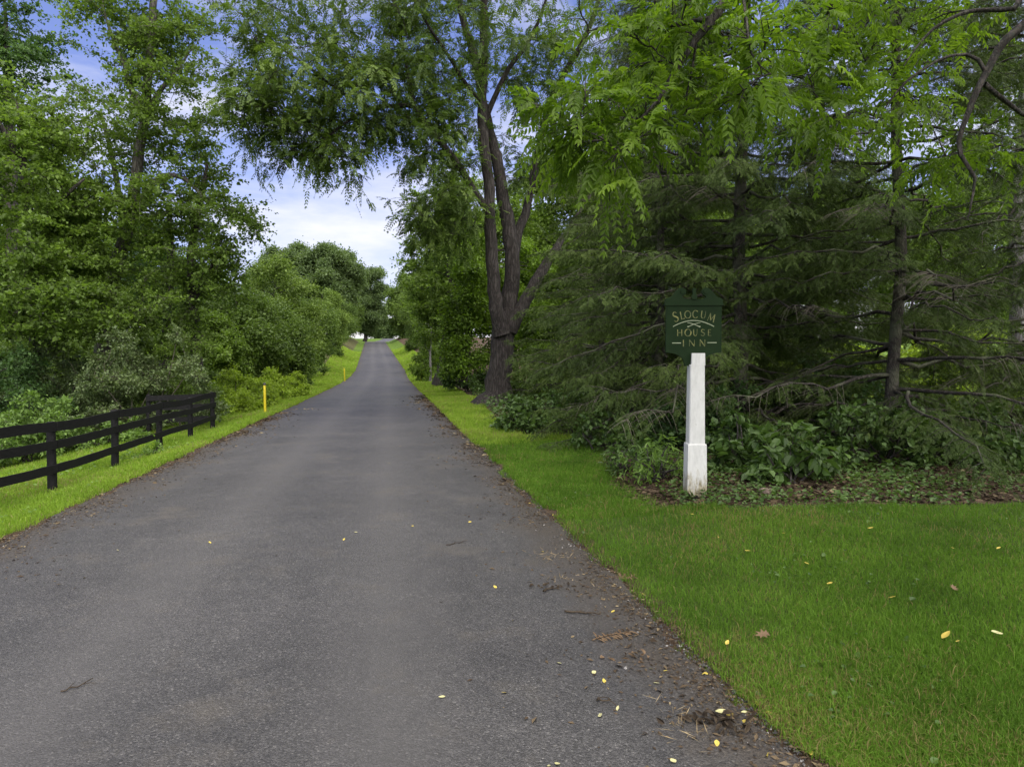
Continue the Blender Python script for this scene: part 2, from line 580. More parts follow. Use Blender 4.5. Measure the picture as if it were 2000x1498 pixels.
def road_mat():
    m, nt, N, L = new_mat('asphalt')
    tc = N.new('ShaderNodeTexCoord')
    ob = tc.outputs['Object']
    vo = N.new('ShaderNodeTexVoronoi')
    vo.inputs['Scale'].default_value = 120
    L.new(ob, vo.inputs['Vector'])
    sep = N.new('ShaderNodeSeparateColor')
    L.new(vo.outputs['Color'], sep.inputs[0])
    stones = ramp(N, [(0, (.024, .0237, .0237)), (.5, (.044, .0432, .0430)), (.90, (.066, .0650, .0645)), (.975, (.090, .089, .088)), (.996, (.13, .126, .12))])
    L.new(sep.outputs[0], stones.inputs['Fac'])
    big = noise(N, L, ob, .55, 5, .6)
    bigr = ramp(N, [(.30, (.70, .70, .70)), (.7, (1.25, 1.24, 1.22))])
    L.new(big.outputs['Fac'], bigr.inputs['Fac'])
    c = mixc(N, L, 1.0, stones.outputs['Color'], bigr.outputs['Color'], 'MULTIPLY')
    mid = noise(N, L, ob, 5.0, 4, .65)
    midr = ramp(N, [(.3, (.85, .85, .85)), (.72, (1.16, 1.15, 1.13))])
    L.new(mid.outputs['Fac'], midr.inputs['Fac'])
    c = mixc(N, L, 1.0, c, midr.outputs['Color'], 'MULTIPLY')
    # pale wheel tracks, worn by traffic
    lat = attr(N, 'lat')
    al = math_node(N, L, 'ABSOLUTE', math_node(N, L, 'ADD', lat, -.1))
    tr = math_node(N, L, 'ABSOLUTE', math_node(N, L, 'ADD', al, -.85))
    trn = math_node(N, L, 'ADD', tr, math_node(N, L, 'MULTIPLY', big.outputs['Fac'], .5))
    trr = ramp(N, [(.25, (1, 1, 1)), (.8, (0, 0, 0))])
    L.new(trn, trr.inputs['Fac'])
    c = mixc(N, L, math_node(N, L, 'MULTIPLY', trr.outputs['Color'], .42), c, (.082, .079, .075))
    # brownish dust blotches
    d2 = noise(N, L, ob, 1.1, 6, .7)
    d2r = ramp(N, [(.54, (0, 0, 0)), (.76, (.6, .6, .6))])
    L.new(d2.outputs['Fac'], d2r.inputs['Fac'])
    c = mixc(N, L, d2r.outputs['Color'], c, (.080, .070, .054))
    # dirt along both edges
    ed = math_node(N, L, 'ABSOLUTE', lat)
    edn = math_node(N, L, 'ADD', ed, math_node(N, L, 'MULTIPLY', math_node(N, L, 'ADD', d2.outputs['Fac'], -.5), 1.5))
    er = ramp(N, [(0, (0, 0, 0)), (.45, (0, 0, 0)), (1, (.85, .85, .85))])
    L.new(math_node(N, L, 'MULTIPLY_ADD', edn, .95, -1.55), er.inputs['Fac'])
    n3 = noise(N, L, ob, 60, 4, .7)
    dirt = ramp(N, [(.35, (.018, .014, .010)), (.52, (.042, .034, .026)), (.68, (.10, .085, .062))])
    L.new(n3.outputs['Fac'], dirt.inputs['Fac'])
    c = mixc(N, L, er.outputs['Color'], c, dirt.outputs['Color'])
    p = N.new('ShaderNodeBsdfPrincipled')
    L.new(c, p.inputs['Base Color'])
    p.inputs['Roughness'].default_value = .62
    p.inputs['Specular IOR Level'].default_value = .45
    b = N.new('ShaderNodeBump')
    b.inputs['Strength'].default_value = .8
    b.inputs['Distance'].default_value = .006
    hsum = math_node(N, L, 'ADD', math_node(N, L, 'MULTIPLY', vo.outputs['Distance'], -.8), math_node(N, L, 'MULTIPLY', n3.outputs['Fac'], .8))
    L.new(hsum, b.inputs['Height'])
    L.new(b.outputs[0], p.inputs['Normal'])
    o = N.new('ShaderNodeOutputMaterial')
    L.new(p.outputs[0], o.inputs['Surface'])
    return m


def ground_mat():
    m, nt, N, L = new_mat('ground')
    tc = N.new('ShaderNodeTexCoord')
    ob = tc.outputs['Object']
    n1 = noise(N, L, ob, .8, 5, .6)
    n2 = noise(N, L, ob, 38, 5, .7)
    n3 = noise(N, L, ob, 5, 5, .65)
    g = ramp(N, [(.3, (.022, .036, .008)), (.5, (.040, .070, .012)), (.72, (.085, .092, .030))])
    L.new(math_node(N, L, 'MULTIPLY_ADD', n2.outputs['Fac'], .6, math_node(N, L, 'MULTIPLY', n1.outputs['Fac'], .4)), g.inputs['Fac'])
    v = ramp(N, [(.3, (.035, .060, .010)), (.5, (.070, .12, .016)), (.72, (.12, .16, .035))])
    L.new(math_node(N, L, 'MULTIPLY_ADD', n2.outputs['Fac'], .5, math_node(N, L, 'MULTIPLY', n3.outputs['Fac'], .5)), v.inputs['Fac'])
    d = ramp(N, [(.3, (.022, .015, .010)), (.5, (.060, .042, .028)), (.7, (.13, .095, .062))])
    L.new(math_node(N, L, 'MULTIPLY_ADD', n2.outputs['Fac'], .6, math_node(N, L, 'MULTIPLY', n3.outputs['Fac'], .4)), d.inputs['Fac'])
    c = mixc(N, L, attr(N, 'verge'), g.outputs['Color'], v.outputs['Color'])
    dn = math_node(N, L, 'ADD', attr(N, 'dirt'), math_node(N, L, 'MULTIPLY_ADD', n3.outputs['Fac'], .9, -.45))
    dr = ramp(N, [(.4, (0, 0, 0)), (.6, (1, 1, 1))])
    L.new(dn, dr.inputs['Fac'])
    c = mixc(N, L, dr.outputs['Color'], c, d.outputs['Color'])
    p = N.new('ShaderNodeBsdfPrincipled')
    L.new(c, p.inputs['Base Color'])
    p.inputs['Roughness'].default_value = .95
    p.inputs['Specular IOR Level'].default_value = .1
    b = N.new('ShaderNodeBump')
    b.inputs['Strength'].default_value = .8
    b.inputs['Distance'].default_value = .03
    L.new(n2.outputs['Fac'], b.inputs['Height'])
    L.new(b.outputs[0], p.inputs['Normal'])
    o = N.new('ShaderNodeOutputMaterial')
    L.new(p.outputs[0], o.inputs['Surface'])
    return m


# ------------------------------------------------------------------ ground and road
def build_ground():
    def axis(lo, hi, fine_lo, fine_hi, fine, coarse_growth=1.16):
        a = list(np.arange(fine_lo, fine_hi + 1e-6, fine))
        s = fine
        while a[-1] < hi:
            s *= coarse_growth
            a.append(a[-1] + s)
        s = fine
        left = []
        x = fine_lo
        while x > lo:
            s *= coarse_growth
            x -= s
            left.append(x)
        return np.array(left[::-1] + a)
    us = axis(-900, 900, -9, 12, .22)
    ys = axis(-200, 1500, -2, 40, .25, 1.06)
    U, Y = np.meshgrid(us, ys)
    X = U + np.where(Y < 420, road_c(Y), road_c(np.minimum(Y, 420)))
    Z = ground_h(X, Y)
    far = np.hypot(X, Y)
    Z = np.where(far > 500, Z * np.clip((1200 - far) / 700, 0, 1), Z)
    n, k = U.shape
    i = np.arange(n - 1)[:, None] * k + np.arange(k - 1)[None]
    Q = np.stack([i, i + 1, i + k + 1, i + k], -1).reshape(-1, 4)
    V = np.stack([X, Y, Z], -1).reshape(-1, 3)
    rb = right_bound(X, Y)
    dirt = smooth(X - rb, -.15, .15) * (Y < 60) * (X < 60)
    u = U
    dirt = dirt * (1 - smooth(Y, 21, 24) * smooth(X, 2, 5))
    dirt = np.maximum(dirt, (u > 5) * (Y >= 60) * (Y < 200) * smooth(u, 5, 6) * (u < 40))
    leftd = (1 - smooth(u, -12, -8.5)) * (Y > 12) * (u > -60) * (Y < 200)
    dirt = np.maximum(dirt, leftd * .45)
    dirt = np.maximum(dirt, (np.abs(u) < HALF + .14) * .9 * (1 - smooth(Y, 45, 60)))
    dirt = np.maximum(dirt, ((u < -4.2) & (u > -7) & (Y > 75) & (Y < 190)) * .55)
    verge = np.maximum(smooth(Y, 14, 30), (u < 0) * .55)
    return tag(mesh_obj('ground', V, Q, ground_mat(), smooth_shade=True,
                        attrs={'dirt': dirt.ravel(), 'verge': verge.ravel()}), kind='structure')


def build_road():
    ys = np.concatenate([np.arange(-12, 40, .18), np.arange(40, 320, 1.0)])
    us = np.concatenate([[-1], np.linspace(-.985, .985, 23), [1]])
    U, Y = np.meshgrid(us, ys)
    ev = np.where(np.arange(len(us))[None] < len(us) / 2, 1, 2)
    jit = (np.sin(Y * 3.1 + ev * 2) * .04 + np.sin(Y * 7.7 + ev * 5) * .03 + np.sin(Y * 17.3 + ev) * .02 + np.sin(Y * .8 + ev * 1.7) * .05)
    jit = jit * (np.abs(U) > .9)
    lat = U * HALF + jit * np.sign(U) - np.where(np.abs(U) == 1, 0, 0)
    X = road_c(Y) + lat
    Z = road_z(Y) + .012 + .03 * (1 - U ** 2) - .03 * (np.abs(U) == 1)
    n, k = U.shape
    i = np.arange(n - 1)[:, None] * k + np.arange(k - 1)[None]
    Q = np.stack([i, i + 1, i + k + 1, i + k], -1).reshape(-1, 4)
    V = np.stack([X, Y, Z], -1).reshape(-1, 3)
    return tag(mesh_obj('road', V, Q, road_mat(), smooth_shade=True, attrs={'lat': lat.ravel()}), kind='structure')


build_ground()
build_road()


# ------------------------------------------------------------------ grass
def in_view(x, y, margin=1.6):
    return (np.abs(x) < y * .76 + margin) & (y > 1.6)


def grass_mesh(name, x, y, h, w, mat, lean=.5, tint_bias=0.0, label=None):
    n = len(x)
    z = ground_h(x, y)
    B = np.stack([x, y, z - .004], -1)
    az = R.uniform(0, 2 * math.pi, n)
    S = np.stack([np.cos(az), np.sin(az), 0 * az], -1)
    la = R.uniform(0, 2 * math.pi, n)
    le = np.abs(R.normal(size=n)) * lean
    Ld = np.stack([np.cos(la) * le, np.sin(la) * le, 0 * la], -1)
    up = np.array((0, 0, 1.))
    h = h[:, None]
    w = w[:, None]
    mid = B + (up * .62 + Ld * .35) * h
    tip = B + (up * (1 - .25 * le[:, None]) + Ld) * h
    V = np.stack([B - S * w * .5, B + S * w * .5, mid + S * w * .38, mid - S * w * .38, tip + S * w * .05, tip - S * w * .05], 1).reshape(-1, 3)
    k = np.arange(n)[:, None] * 6
    Q = np.stack([k + np.array([[0, 1, 2, 3]]), k + np.array([[3, 2, 4, 5]])], 1).reshape(-1, 4)
    t = R.normal(.46 + tint_bias, .13, n) + .20 * bump(x * 1.1, y * 1.1) + .15 * bump(x * 4.3 + 2, y * 4.3)
    t = np.clip(t, 0, .88)
    dry = .04 + .42 * np.clip(bump(x * .7 + 5, y * .9 + 2) + .35 * bump(x * 3, y * 3) + .2 * bump(x * 8, y * 8) - .05, 0, 1)
    t = np.where(R.uniform(0, 1, n) < dry, 1.3, t)
    o = mesh_obj(name, V, Q, mat, tint=np.repeat(t, 2))
    return tag(o, label, 'grass', kind='stuff')


def scatter(n, y0, y1, xlo, xhi, power=1.6):
    """denser near the camera"""
    a = 1 - power
    t = R.uniform(0, 1, n)
    y = (y0 ** a + t * (y1 ** a - y0 ** a)) ** (1 / a)
    x = R.uniform(0, 1, n)
    lo, hi = xlo(y), xhi(y)
    return lo + x * (hi - lo), y


# right lawn
x, y = scatter(520000, 1.7, 15, lambda y: road_c(y) + HALF - .15, lambda y: np.minimum(y * .78 + 1.5, np.where(y < 7.5, 13, 2.4)), 1.55)
u = x - road_c(y)
edge = HALF - .10 + np.abs(bump(x * 2.1, y * 2.3)) * .30 + np.abs(bump(x * 6, y * 7)) * .16 + np.abs(R.normal(0, .05, len(x)))
rb = right_bound(x, y)
keep = in_view(x, y) & (u > edge) & (x < rb + R.normal(0, .10, len(x)))
dens = .55 + .45 * np.clip(.5 + bump(x * .9 + 3, y * .9) * 1.4 + bump(x * 3.1, y * 2.7) * .5, 0, 1)
keep &= R.uniform(0, 1, len(x)) < dens
x, y = x[keep], y[keep]
s = np.maximum(1, y / 5.0)
grass_mesh('lawn_grass', x, y, np.abs(R.normal(.038, .014, len(x))) * (1 + .3 * bump(x * .8, y * .8)) * np.minimum(s, 1.4), .0036 * s ** 1.0 * R.uniform(.7, 1.4, len(x)), M['grass'], .75, 0,
           'short green mown lawn to the right of the road')
# left verge and meadow
x, y = scatter(330000, 4.5, 24, lambda y: road_c(y) - HALF - 7.5, lambda y: road_c(y) - HALF + .05, 1.3)
u = x - road_c(y)
keep = in_view(x, y) & (u < -(HALF + .03 + np.abs(bump(x * 4, y * 4)) * .16))
keep &= (R.uniform(0, 1, len(x)) < np.where(u < -6, .8, 1))
x, y = x[keep], y[keep]
s = np.maximum(1, y / 6.5)
grass_mesh('verge_grass', x, y, np.abs(R.normal(.055, .02, len(x))) * (1 + .35 * bump(x * 1.2, y * 1.2)) * s ** .4, .0045 * s * R.uniform(.7, 1.4, len(x)), M['verge_grass'], .75, -.1,
           'green grass verge on both sides of the fence left of the road')
# middle-distance verges on both sides
xs, ys = [], []
for (n, y0, y1, lo, hi) in ((90000, 22, 120, lambda y: road_c(y) - HALF - 3.2, lambda y: road_c(y) - HALF),
                            (90000, 14, 130, lambda y: road_c(y) + HALF, lambda y: np.where(y < 60, np.interp(y, _LY, _LX) + .3, road_c(y) + 5.6))):
    x, y = scatter(n, y0, y1, lo, hi, 1.2)
    xs.append(x)
    ys.append(y)
x = np.concatenate(xs)
y = np.concatenate(ys)
s = y / 22
grass_mesh('roadside_grass', x, y, np.abs(R.normal(.10, .035, len(x))) * np.maximum(s, .7) ** .35, .013 * np.maximum(s, .6) * R.uniform(.7, 1.4, len(x)), M['verge_grass'], .7, .12,
           'bright yellow green grass strips beside the road in the middle distance')


# ------------------------------------------------------------------ plants
def bez(a, b, lift=.15, n=6, sag=0.0):
    a = np.asarray(a, float)
    b = np.asarray(b, float)
    L = np.linalg.norm(b - a)
    c = (a + b) / 2 + np.array((0, 0, lift * L)) + R.normal(size=3) * .07 * L
    t = np.linspace(0, 1, n)[:, None]
    p = (1 - t) ** 2 * a + 2 * t * (1 - t) * c + t ** 2 * b
    p[1:-1] += R.normal(size=(n - 2, 3)) * .02 * L
    return p


def sample_clumps(ells, rmin, rmax, sep=.75, flat=.75, mult=1.0):
    """ells: list of (px,py,d,rpx,rpy,rd,count) -> clump rows centre(3), radii(3)"""
    out = []
    for (px, py, d, rpx, rpy, rd, cnt) in ells:
        cnt = int(cnt * mult)
        c = P(px, py, d)
        rx, rz = rpx * d / F, rpy * d / F
        tries = 0
        got = 0
        while got < cnt and tries < cnt * 30:
            tries += 1
            v = R.normal(size=3)
            v = v / np.linalg.norm(v) * R.uniform(0, 1) ** .38
            q = c + v * np.array((rx, rd, rz))
            r = R.uniform(rmin, rmax)
            if all(np.linalg.norm(q - o[0]) > sep * (r + o[1][0]) * .62 for o in out[-80:]):
                out.append((q, np.array((r, r, r * flat * R.uniform(.8, 1.2)))))
                got += 1
    return out


def foliage(clumps, spec):
    """returns leaf V,Q,tint and twig polylines"""
    Vs, Qs, Ts, n0 = [], [], [], 0
    tw, twr = [], []
    for c, r in clumps:
        nt = max(3, int(spec['twigs'] * (r[0] / 1.0) ** 2 * R.uniform(.8, 1.2)))
        v = rand_dir(nt) * (R.uniform(.12, 1, nt) ** .5)[:, None]
        end = c + v * r
        start = c + (v * R.uniform(.05, .35, (nt, 1)) + R.normal(size=(nt, 3)) * .08) * r
        end[:, 2] -= spec.get('sag', .1) * r[2] * (v[:, 0] ** 2 + v[:, 1] ** 2)
        d = end - start
        mid = (start + end) / 2 + np.array((0, 0, .12)) * np.linalg.norm(d, axis=1, keepdims=True)
        tw.append(np.stack([start, mid, end], 1))
        nl = spec['leaves']
        t = R.uniform(.25, 1.05, (nt, nl))
        pos = (1 - t)[..., None] ** 2 * start[:, None] + (2 * t * (1 - t))[..., None] * mid[:, None] + (t ** 2)[..., None] * end[:, None]
        pos = (pos + R.normal(size=pos.shape) * spec.get('jit', .05)).reshape(-1, 3)
        dd = np.repeat(unit(d), nl, 0) * .7 + R.normal(size=pos.shape) * spec.get('rnd', .6)
        dd[:, 2] -= spec.get('droop', .3)
        m = len(pos)
        nrm = np.array((0, 0, 1.)) + R.normal(size=(m, 3)) * spec.get('tilt', .55)
        cb = R.normal(0, .07)
        if spec['kind'] == 'compound':
            Lr = R.uniform(.75, 1.15, m) * spec['len']
            pp, d2, n2, LL, WW, K, _ = compound(pos, dd, Lr, spec['k'], spec['L'], spec['W'], spec.get('rdroop', .35), .95, spec.get('flat', .3))
            V, Q = leaf_mesh(pp, d2, n2, LL, WW, fine=spec.get('fine', False))
            tint = np.repeat(np.clip(R.normal(.5 + cb, .13, m), 0, 1), K) + R.normal(0, .05, m * K)
        else:
            s = np.exp(R.normal(0, .22, m))
            V, Q = leaf_mesh(pos, dd, nrm, spec['L'] * s, spec['W'] * s, fine=spec.get('fine', False))
            tint = np.clip(R.normal(.5 + cb, .17, m), 0, 1)
        if spec.get('fine', False):
            tint = np.repeat(tint, 2)
        Vs.append(V)
        Qs.append(Q + n0)
        Ts.append(tint)
        n0 += len(V)
    return np.concatenate(Vs), np.concatenate(Qs), np.concatenate(Ts), np.concatenate(tw)


def leaves_on(pos, dd, spec, cb):
    m = len(pos)
    nrm = np.array((0, 0, 1.)) + R.normal(size=(m, 3)) * spec.get('tilt', .55)
    if spec['kind'] == 'compound':
        Lr = R.uniform(.7, 1.2, m) * spec['len']
        pp, d2, n2, LL, WW, K, _ = compound(pos, dd, Lr, spec['k'], spec['L'], spec['W'], spec.get('rdroop', .35), .95, spec.get('flat', .3))
        V, Q = leaf_mesh(pp, d2, n2, LL, WW, fine=spec.get('fine', False))
        t = np.repeat(np.clip(R.normal(.5, .15, m) + cb, 0, 1), K) + R.normal(0, .06, m * K)
    else:
        sc = np.exp(R.normal(0, .28, m))
        V, Q = leaf_mesh(pos, dd, nrm, spec['L'] * sc, spec['W'] * sc, fine=spec.get('fine', False))
        t = np.clip(R.normal(.5, .17, m) + cb, 0, 1)
    if spec.get('fine', False):
        t = np.repeat(t, 2)
    return V, Q, t


def branching(clumps, SP, SR, spec, limb_r, twig_r, lift, mb):
    """limbs grow towards the clump points one after another, later ones from earlier ones; side shoots along them carry the leaves"""
    SP, SR = list(SP), list(SR)
    pts0 = np.array([c for c, _ in clumps])
    d0 = np.array([np.min(np.linalg.norm(np.array(SP) - c, axis=1)) for c in pts0])
    Pp, Dd, Cb = [], [], []
    for i in np.argsort(d0):
        c, r = clumps[i]
        A = np.array(SP)
        dist = np.linalg.norm(A - c, axis=1) + 1.2 * np.maximum(0, A[:, 2] - c[2] + .1)
        k = int(np.argmin(dist))
        L = max(np.linalg.norm(A[k] - c), .3)
        r0 = max(min(SR[k] * .75, limb_r * (.25 + .2 * L)), twig_r * 1.4)
        p = bez(A[k], c, lift * R.uniform(-.2, 1.4), 8)
        rr = np.linspace(r0, twig_r, 8)
        V, Q, T = tube(p, rr, 5)
        mb.add(V, Q, T)
        for q in (3, 4, 5, 6, 7):
            SP.append(p[q])
            SR.append(rr[q])
        tg = unit(np.gradient(p, axis=0))
        reach = r[0]
        ns = int(spec['subs'] * reach * R.uniform(.7, 1.3)) + 3
        t = 1 - (1 - max(.15, 1 - 1.5 * reach / L)) * R.uniform(0, 1, ns) ** .8
        t[:2] = 1.0
        ii = t * 7
        st = np.stack([np.interp(ii, range(8), p[:, j]) for j in range(3)], -1)
        tt = np.stack([np.interp(ii, range(8), tg[:, j]) for j in range(3)], -1)
        h = R.normal(size=(ns, 3)) * np.array((1, 1, spec.get('vert', .45)))
        d = unit(tt * spec.get('fwd', .7) + unit(h) * .9 + np.array((0, 0, .10)))
        ln = reach * R.uniform(.45, 1.25, ns)
        s4 = np.linspace(0, 1, 4)
        sub = st[:, None] + d[:, None] * (ln[:, None] * s4)[..., None] - np.array((0, 0, 1.)) * (ln[:, None] * spec.get('sag', .2) * s4 ** 2)[..., None]
        V, Q = tubes_batch(sub, np.tile(np.array((1., .8, .55, .3)) * twig_r, (ns, 1)), 3)
        mb.add(V, Q)
        nl = max(3, int(spec['perm'] * reach))
        u = R.uniform(.12, 1.04, (ns, nl))
        pos = st[:, None] + d[:, None] * (ln[:, None] * u)[..., None] - np.array((0, 0, 1.)) * (ln[:, None] * spec.get('sag', .2) * u ** 2)[..., None]
        pos = pos + R.normal(size=pos.shape) * spec.get('jit', .06) * np.array((1, 1, .6))
        dd = np.repeat(d[:, None], nl, 1) * .7 + R.normal(size=pos.shape) * spec.get('rnd', .7)
        dd[..., 2] -= spec.get('droop', .25)
        Pp.append(pos.reshape(-1, 3))
        Dd.append(dd.reshape(-1, 3))
        Cb.append(np.repeat(R.normal(0, .09, ns) + R.normal(0, .06), nl))
    V, Q, T = leaves_on(np.concatenate(Pp), np.concatenate(Dd), spec, np.concatenate(Cb))
    return V, Q, T


def plant(name, label, cat, base, paths, clumps, spec, wood, leaf, group=None, parts=('trunk', 'crown'), sides=9, step=.45,
          limb_r=.05, twig_r=.008, lobes=None, lift=.12, limbs=True, rough=.03):
    root = empty(name, base, label, cat, group)
    mb = MB()
    SP, SR = [], []
    for i, (pts, rad) in enumerate(paths):
        p, r = resample(pts, rad, step)
        if len(p) > 4:
            p[1:-1] += R.normal(size=(len(p) - 2, 3)) * (r[1:-1, None] * .10)
        V, Q, T = tube(p, r, sides if r[0] > .06 else 6, lobes if i == 0 else None, rough)
        mb.add(V, Q, T)
        SP.append(p)
        SR.append(r)
    SP = np.concatenate(SP)
    SR = np.concatenate(SR)
    if clumps and 'subs' in spec:
        V, Q, T = branching(clumps, SP, SR, spec, limb_r, twig_r, lift, mb)
    elif clumps:
        V, Q, T, tw = foliage(clumps, spec)
        if limbs:
            for c, r in clumps:
                dist = np.linalg.norm(SP - c, axis=1) + 1.1 * np.maximum(0, SP[:, 2] - c[2] + .2)
                k = int(np.argmin(dist))
                L = np.linalg.norm(SP[k] - c)
                r0 = min(SR[k] * .7, limb_r * (.35 + .18 * L))
                p = bez(SP[k], c, lift, 7)
                Vt, Qt, Tt = tube(p, np.linspace(max(r0, twig_r * 1.6), twig_r * 1.2, 7), 5)
                mb.add(Vt, Qt, Tt)
        if twig_r:
            Vt, Qt = tubes_batch(tw, np.tile(np.array((1., .75, .35)) * twig_r, (len(tw), 1)), 3)
            mb.add(Vt, Qt)
    mb.build(parts[0], wood, root, base, True)
    if clumps:
        mesh_obj(parts[1], V, Q, leaf, root, base, T)
    return root


def px_path(rows):
    """rows: (px,py,d,r)"""
    return np.array([P(a, b, c) for a, b, c, _ in rows]), np.array([r for *_, r in rows])


WAL = dict(kind='compound', twigs=28, leaves=4, len=.40, k=6, L=.115, W=.046, droop=.18, rnd=.8, sag=.3, jit=.12, rdroop=.28)
MAP = dict(kind='simple', twigs=50, leaves=14, L=.10, W=.085, droop=.25, rnd=.8, tilt=.7, jit=.13, sag=.3)

MAPB = dict(kind='simple', subs=12.5, perm=27, L=.090, W=.076, droop=.3, rnd=.75, tilt=.6, jit=.08, sag=.22, vert=.35, fwd=.6)
WALB = dict(kind='compound', subs=7, perm=4.6, len=.44, k=6, L=.130, W=.048, droop=.25, rnd=.7, jit=.08, sag=.25, vert=.45, fwd=.8, rdroop=.30, flat=.35)
# ---- big walnut by the road
paths = [
    px_path([(962, 797, 25.8, .74), (966, 782, 25.8, .62), (972, 750, 25.8, .47), (978, 700, 25.8, .43), (986, 650, 25.8, .44), (995, 600, 25.9, .33), (1000, 545, 25.9, .29), (999, 490, 25.9, .28), (991, 430, 25.9, .26), (982, 385, 25.8, .24),
             (970, 310, 25.8, .21), (950, 230, 26, .17), (928, 120, 26.2, .15), (905, 40, 26.4, .13), (880, -60, 26.6, .1), (860, -200, 26.6, .05)]),
    px_path([(980, 655, 25.5, .32), (970, 600, 25.3, .26), (962, 520, 25.2, .235), (957, 440, 25.2, .22), (954, 360, 25.2, .20), (947, 290, 25.2, .2), (940, 200, 25.3, .18), (945, 100, 25.3, .16), (945, 0, 25.4, .13),
             (945, -120, 25.5, .1), (940, -280, 25.6, .04)]),
    px_path([(1001, 500, 26, .24), (1012, 455, 26.2, .19), (1022, 425, 26.4, .17), (1034, 385, 26.5, .15), (1050, 300, 26.7, .14), (1066, 230, 26.7, .13), (1085, 175, 26.7, .12), (1112, 128, 26.6, .115), (1142, 75, 26.4, .1), (1165, 15, 26.3, .08), (1190, -90, 26.2, .05)]),
    px_path([(996, 648, 25.7, .27), (1014, 610, 25.7, .25), (1036, 572, 25.8, .23), (1060, 528, 26, .20), (1084, 488, 26.3, .16), (1115, 440, 27, .09), (1155, 380, 27.4, .05)]),
    px_path([(953, 410, 25.2, .15), (925, 372, 25, .125), (890, 315, 24.7, .115), (852, 267, 24.4, .11), (825, 232, 24.2, .1), (806, 207, 24, .095), (770, 208, 23.7, .07), (722, 212, 23.3, .055), (680, 238, 23, .04), (640, 268, 22.8, .03), (600, 310, 22.6, .02)]),
    px_path([(808, 208, 24, .08), (792, 120, 24, .07), (776, 40, 24, .06), (758, -60, 24, .04)]),
    px_path([(725, 212, 23.4, .05), (665, 180, 23, .045), (600, 130, 22.6, .035), (540, 92, 22.3, .025), (500, 80, 22, .015)]),
    px_path([(950, 230, 25.6, .11), (985, 150, 25.3, .09), (1030, 85, 25, .07), (1060, 20, 24.8, .05), (1080, -60, 24.6, .03)]),
    px_path([(940, 200, 25.3, .09), (910, 165, 24.5, .07), (870, 100, 23.8, .055), (830, 40, 23.2, .045), (800, -40, 22.8, .03)]),
]
cl = sample_clumps([
    (650, 190, 23, 190, 85, 3.2, 30), (600, 290, 22.6, 60, 60, 1.2, 6), (560, 250, 22.6, 110, 60, 2.2, 10), (680, 300, 22.8, 40, 50, 1.2, 4), (490, 190, 22.4, 60, 70, 1.5, 7), (480, 60, 22.6, 60, 70, 1.5, 5),
    (680, 40, 23, 230, 90, 3.2, 26), (870, 330, 24.6, 85, 130, 2.4, 18), (835, 430, 24.6, 50, 60, 2, 6), (830, 180, 24.5, 110, 90, 3, 18),
    (930, 60, 25.5, 180, 120, 3.5, 26), (1100, 110, 26, 120, 140, 3, 20), (905, 430, 24.6, 40, 70, 1.2, 4), (1030, 300, 27, 80, 150, 2, 10),
    (850, -190, 25, 380, 150, 5, 40), (735, 235, 23.2, 40, 30, 1, 3)], .6, 1.1, sep=.45, mult=2.0)
plant('walnut_tree', 'tall multi-stemmed walnut with furrowed trunk standing at the right edge of the road', 'tree', G(966, 25.8), paths, cl, WALB,
      M['walnut_bark'], M['walnut_leaf'], sides=14, step=.35, limb_r=.05, twig_r=.007, lobes=(5, .35, .6), rough=.035)

# ---- woods left: tall maple with vines, and neighbours
paths = [
    px_path([(200, 690, 24, .27), (207, 620, 24, .25), (221, 545, 24, .24), (243, 470, 24, .22), (258, 400, 24, .20), (267, 340, 24, .19), (279, 260, 24, .17), (286, 190, 24, .15), (291, 120, 24, .13), (298, 40, 24, .13), (304, -60, 24, .1), (310, -200, 24, .05)]),
    px_path([(250, 450, 24, .16), (275, 400, 23.8, .13), (300, 355, 23.6, .11), (335, 342, 23.4, .09), (365, 352, 23.2, .07), (395, 385, 23, .04)]),
    px_path([(282, 240, 24, .12), (262, 190, 23.6, .1), (240, 120, 23.2, .07), (215, 60, 22.8, .05), (200, 10, 22.6, .03)]),
    px_path([(284, 225, 24, .1), (320, 170, 24.2, .08), (352, 130, 24.3, .05), (372, 100, 24.4, .02)]),
    px_path([(243, 470, 24, .13), (235, 400, 24.6, .11), (222, 320, 25, .09), (200, 230, 25.4, .06)]),
]
cl = sample_clumps([
    (275, 60, 24, 110, 100, 2.6, 18), (230, 30, 23.5, 60, 50, 2, 5), (330, 90, 24, 90, 110, 2.4, 12), (290, 230, 24, 160, 80, 2.8, 20), (180, 290, 23.4, 110, 70, 2.4, 12), (380, 260, 24, 80, 120, 2.4, 12),
    (240, 400, 23.6, 150, 80, 2.6, 14), (390, 410, 23.6, 110, 60, 2.2, 12), (440, 470, 23.4, 60, 50, 1.6, 5), (330, 520, 23.6, 140, 60, 2.2, 12), (270, 600, 22.6, 110, 50, 1.8, 9), (490, 435, 23.2, 26, 16, .6, 2), (300, -160, 24, 160, 120, 3, 14)], .45, .95, sep=.42, mult=2.2, flat=.6)
cl += [(P(x, y, 24) + R.normal(size=3) * .25, np.array((.4, .4, .55))) for x, y in ((284, 200), (276, 290), (262, 380), (250, 440), (294, 90), (236, 510), (215, 580))]
plant('maple_tree', 'tall slim maple with vine-wrapped leaning trunk and open light green crown behind the fence', 'tree', G(198, 24), paths, cl, MAPB, M['maple_bark'], M['maple_leaf'], limb_r=.04, twig_r=.006)

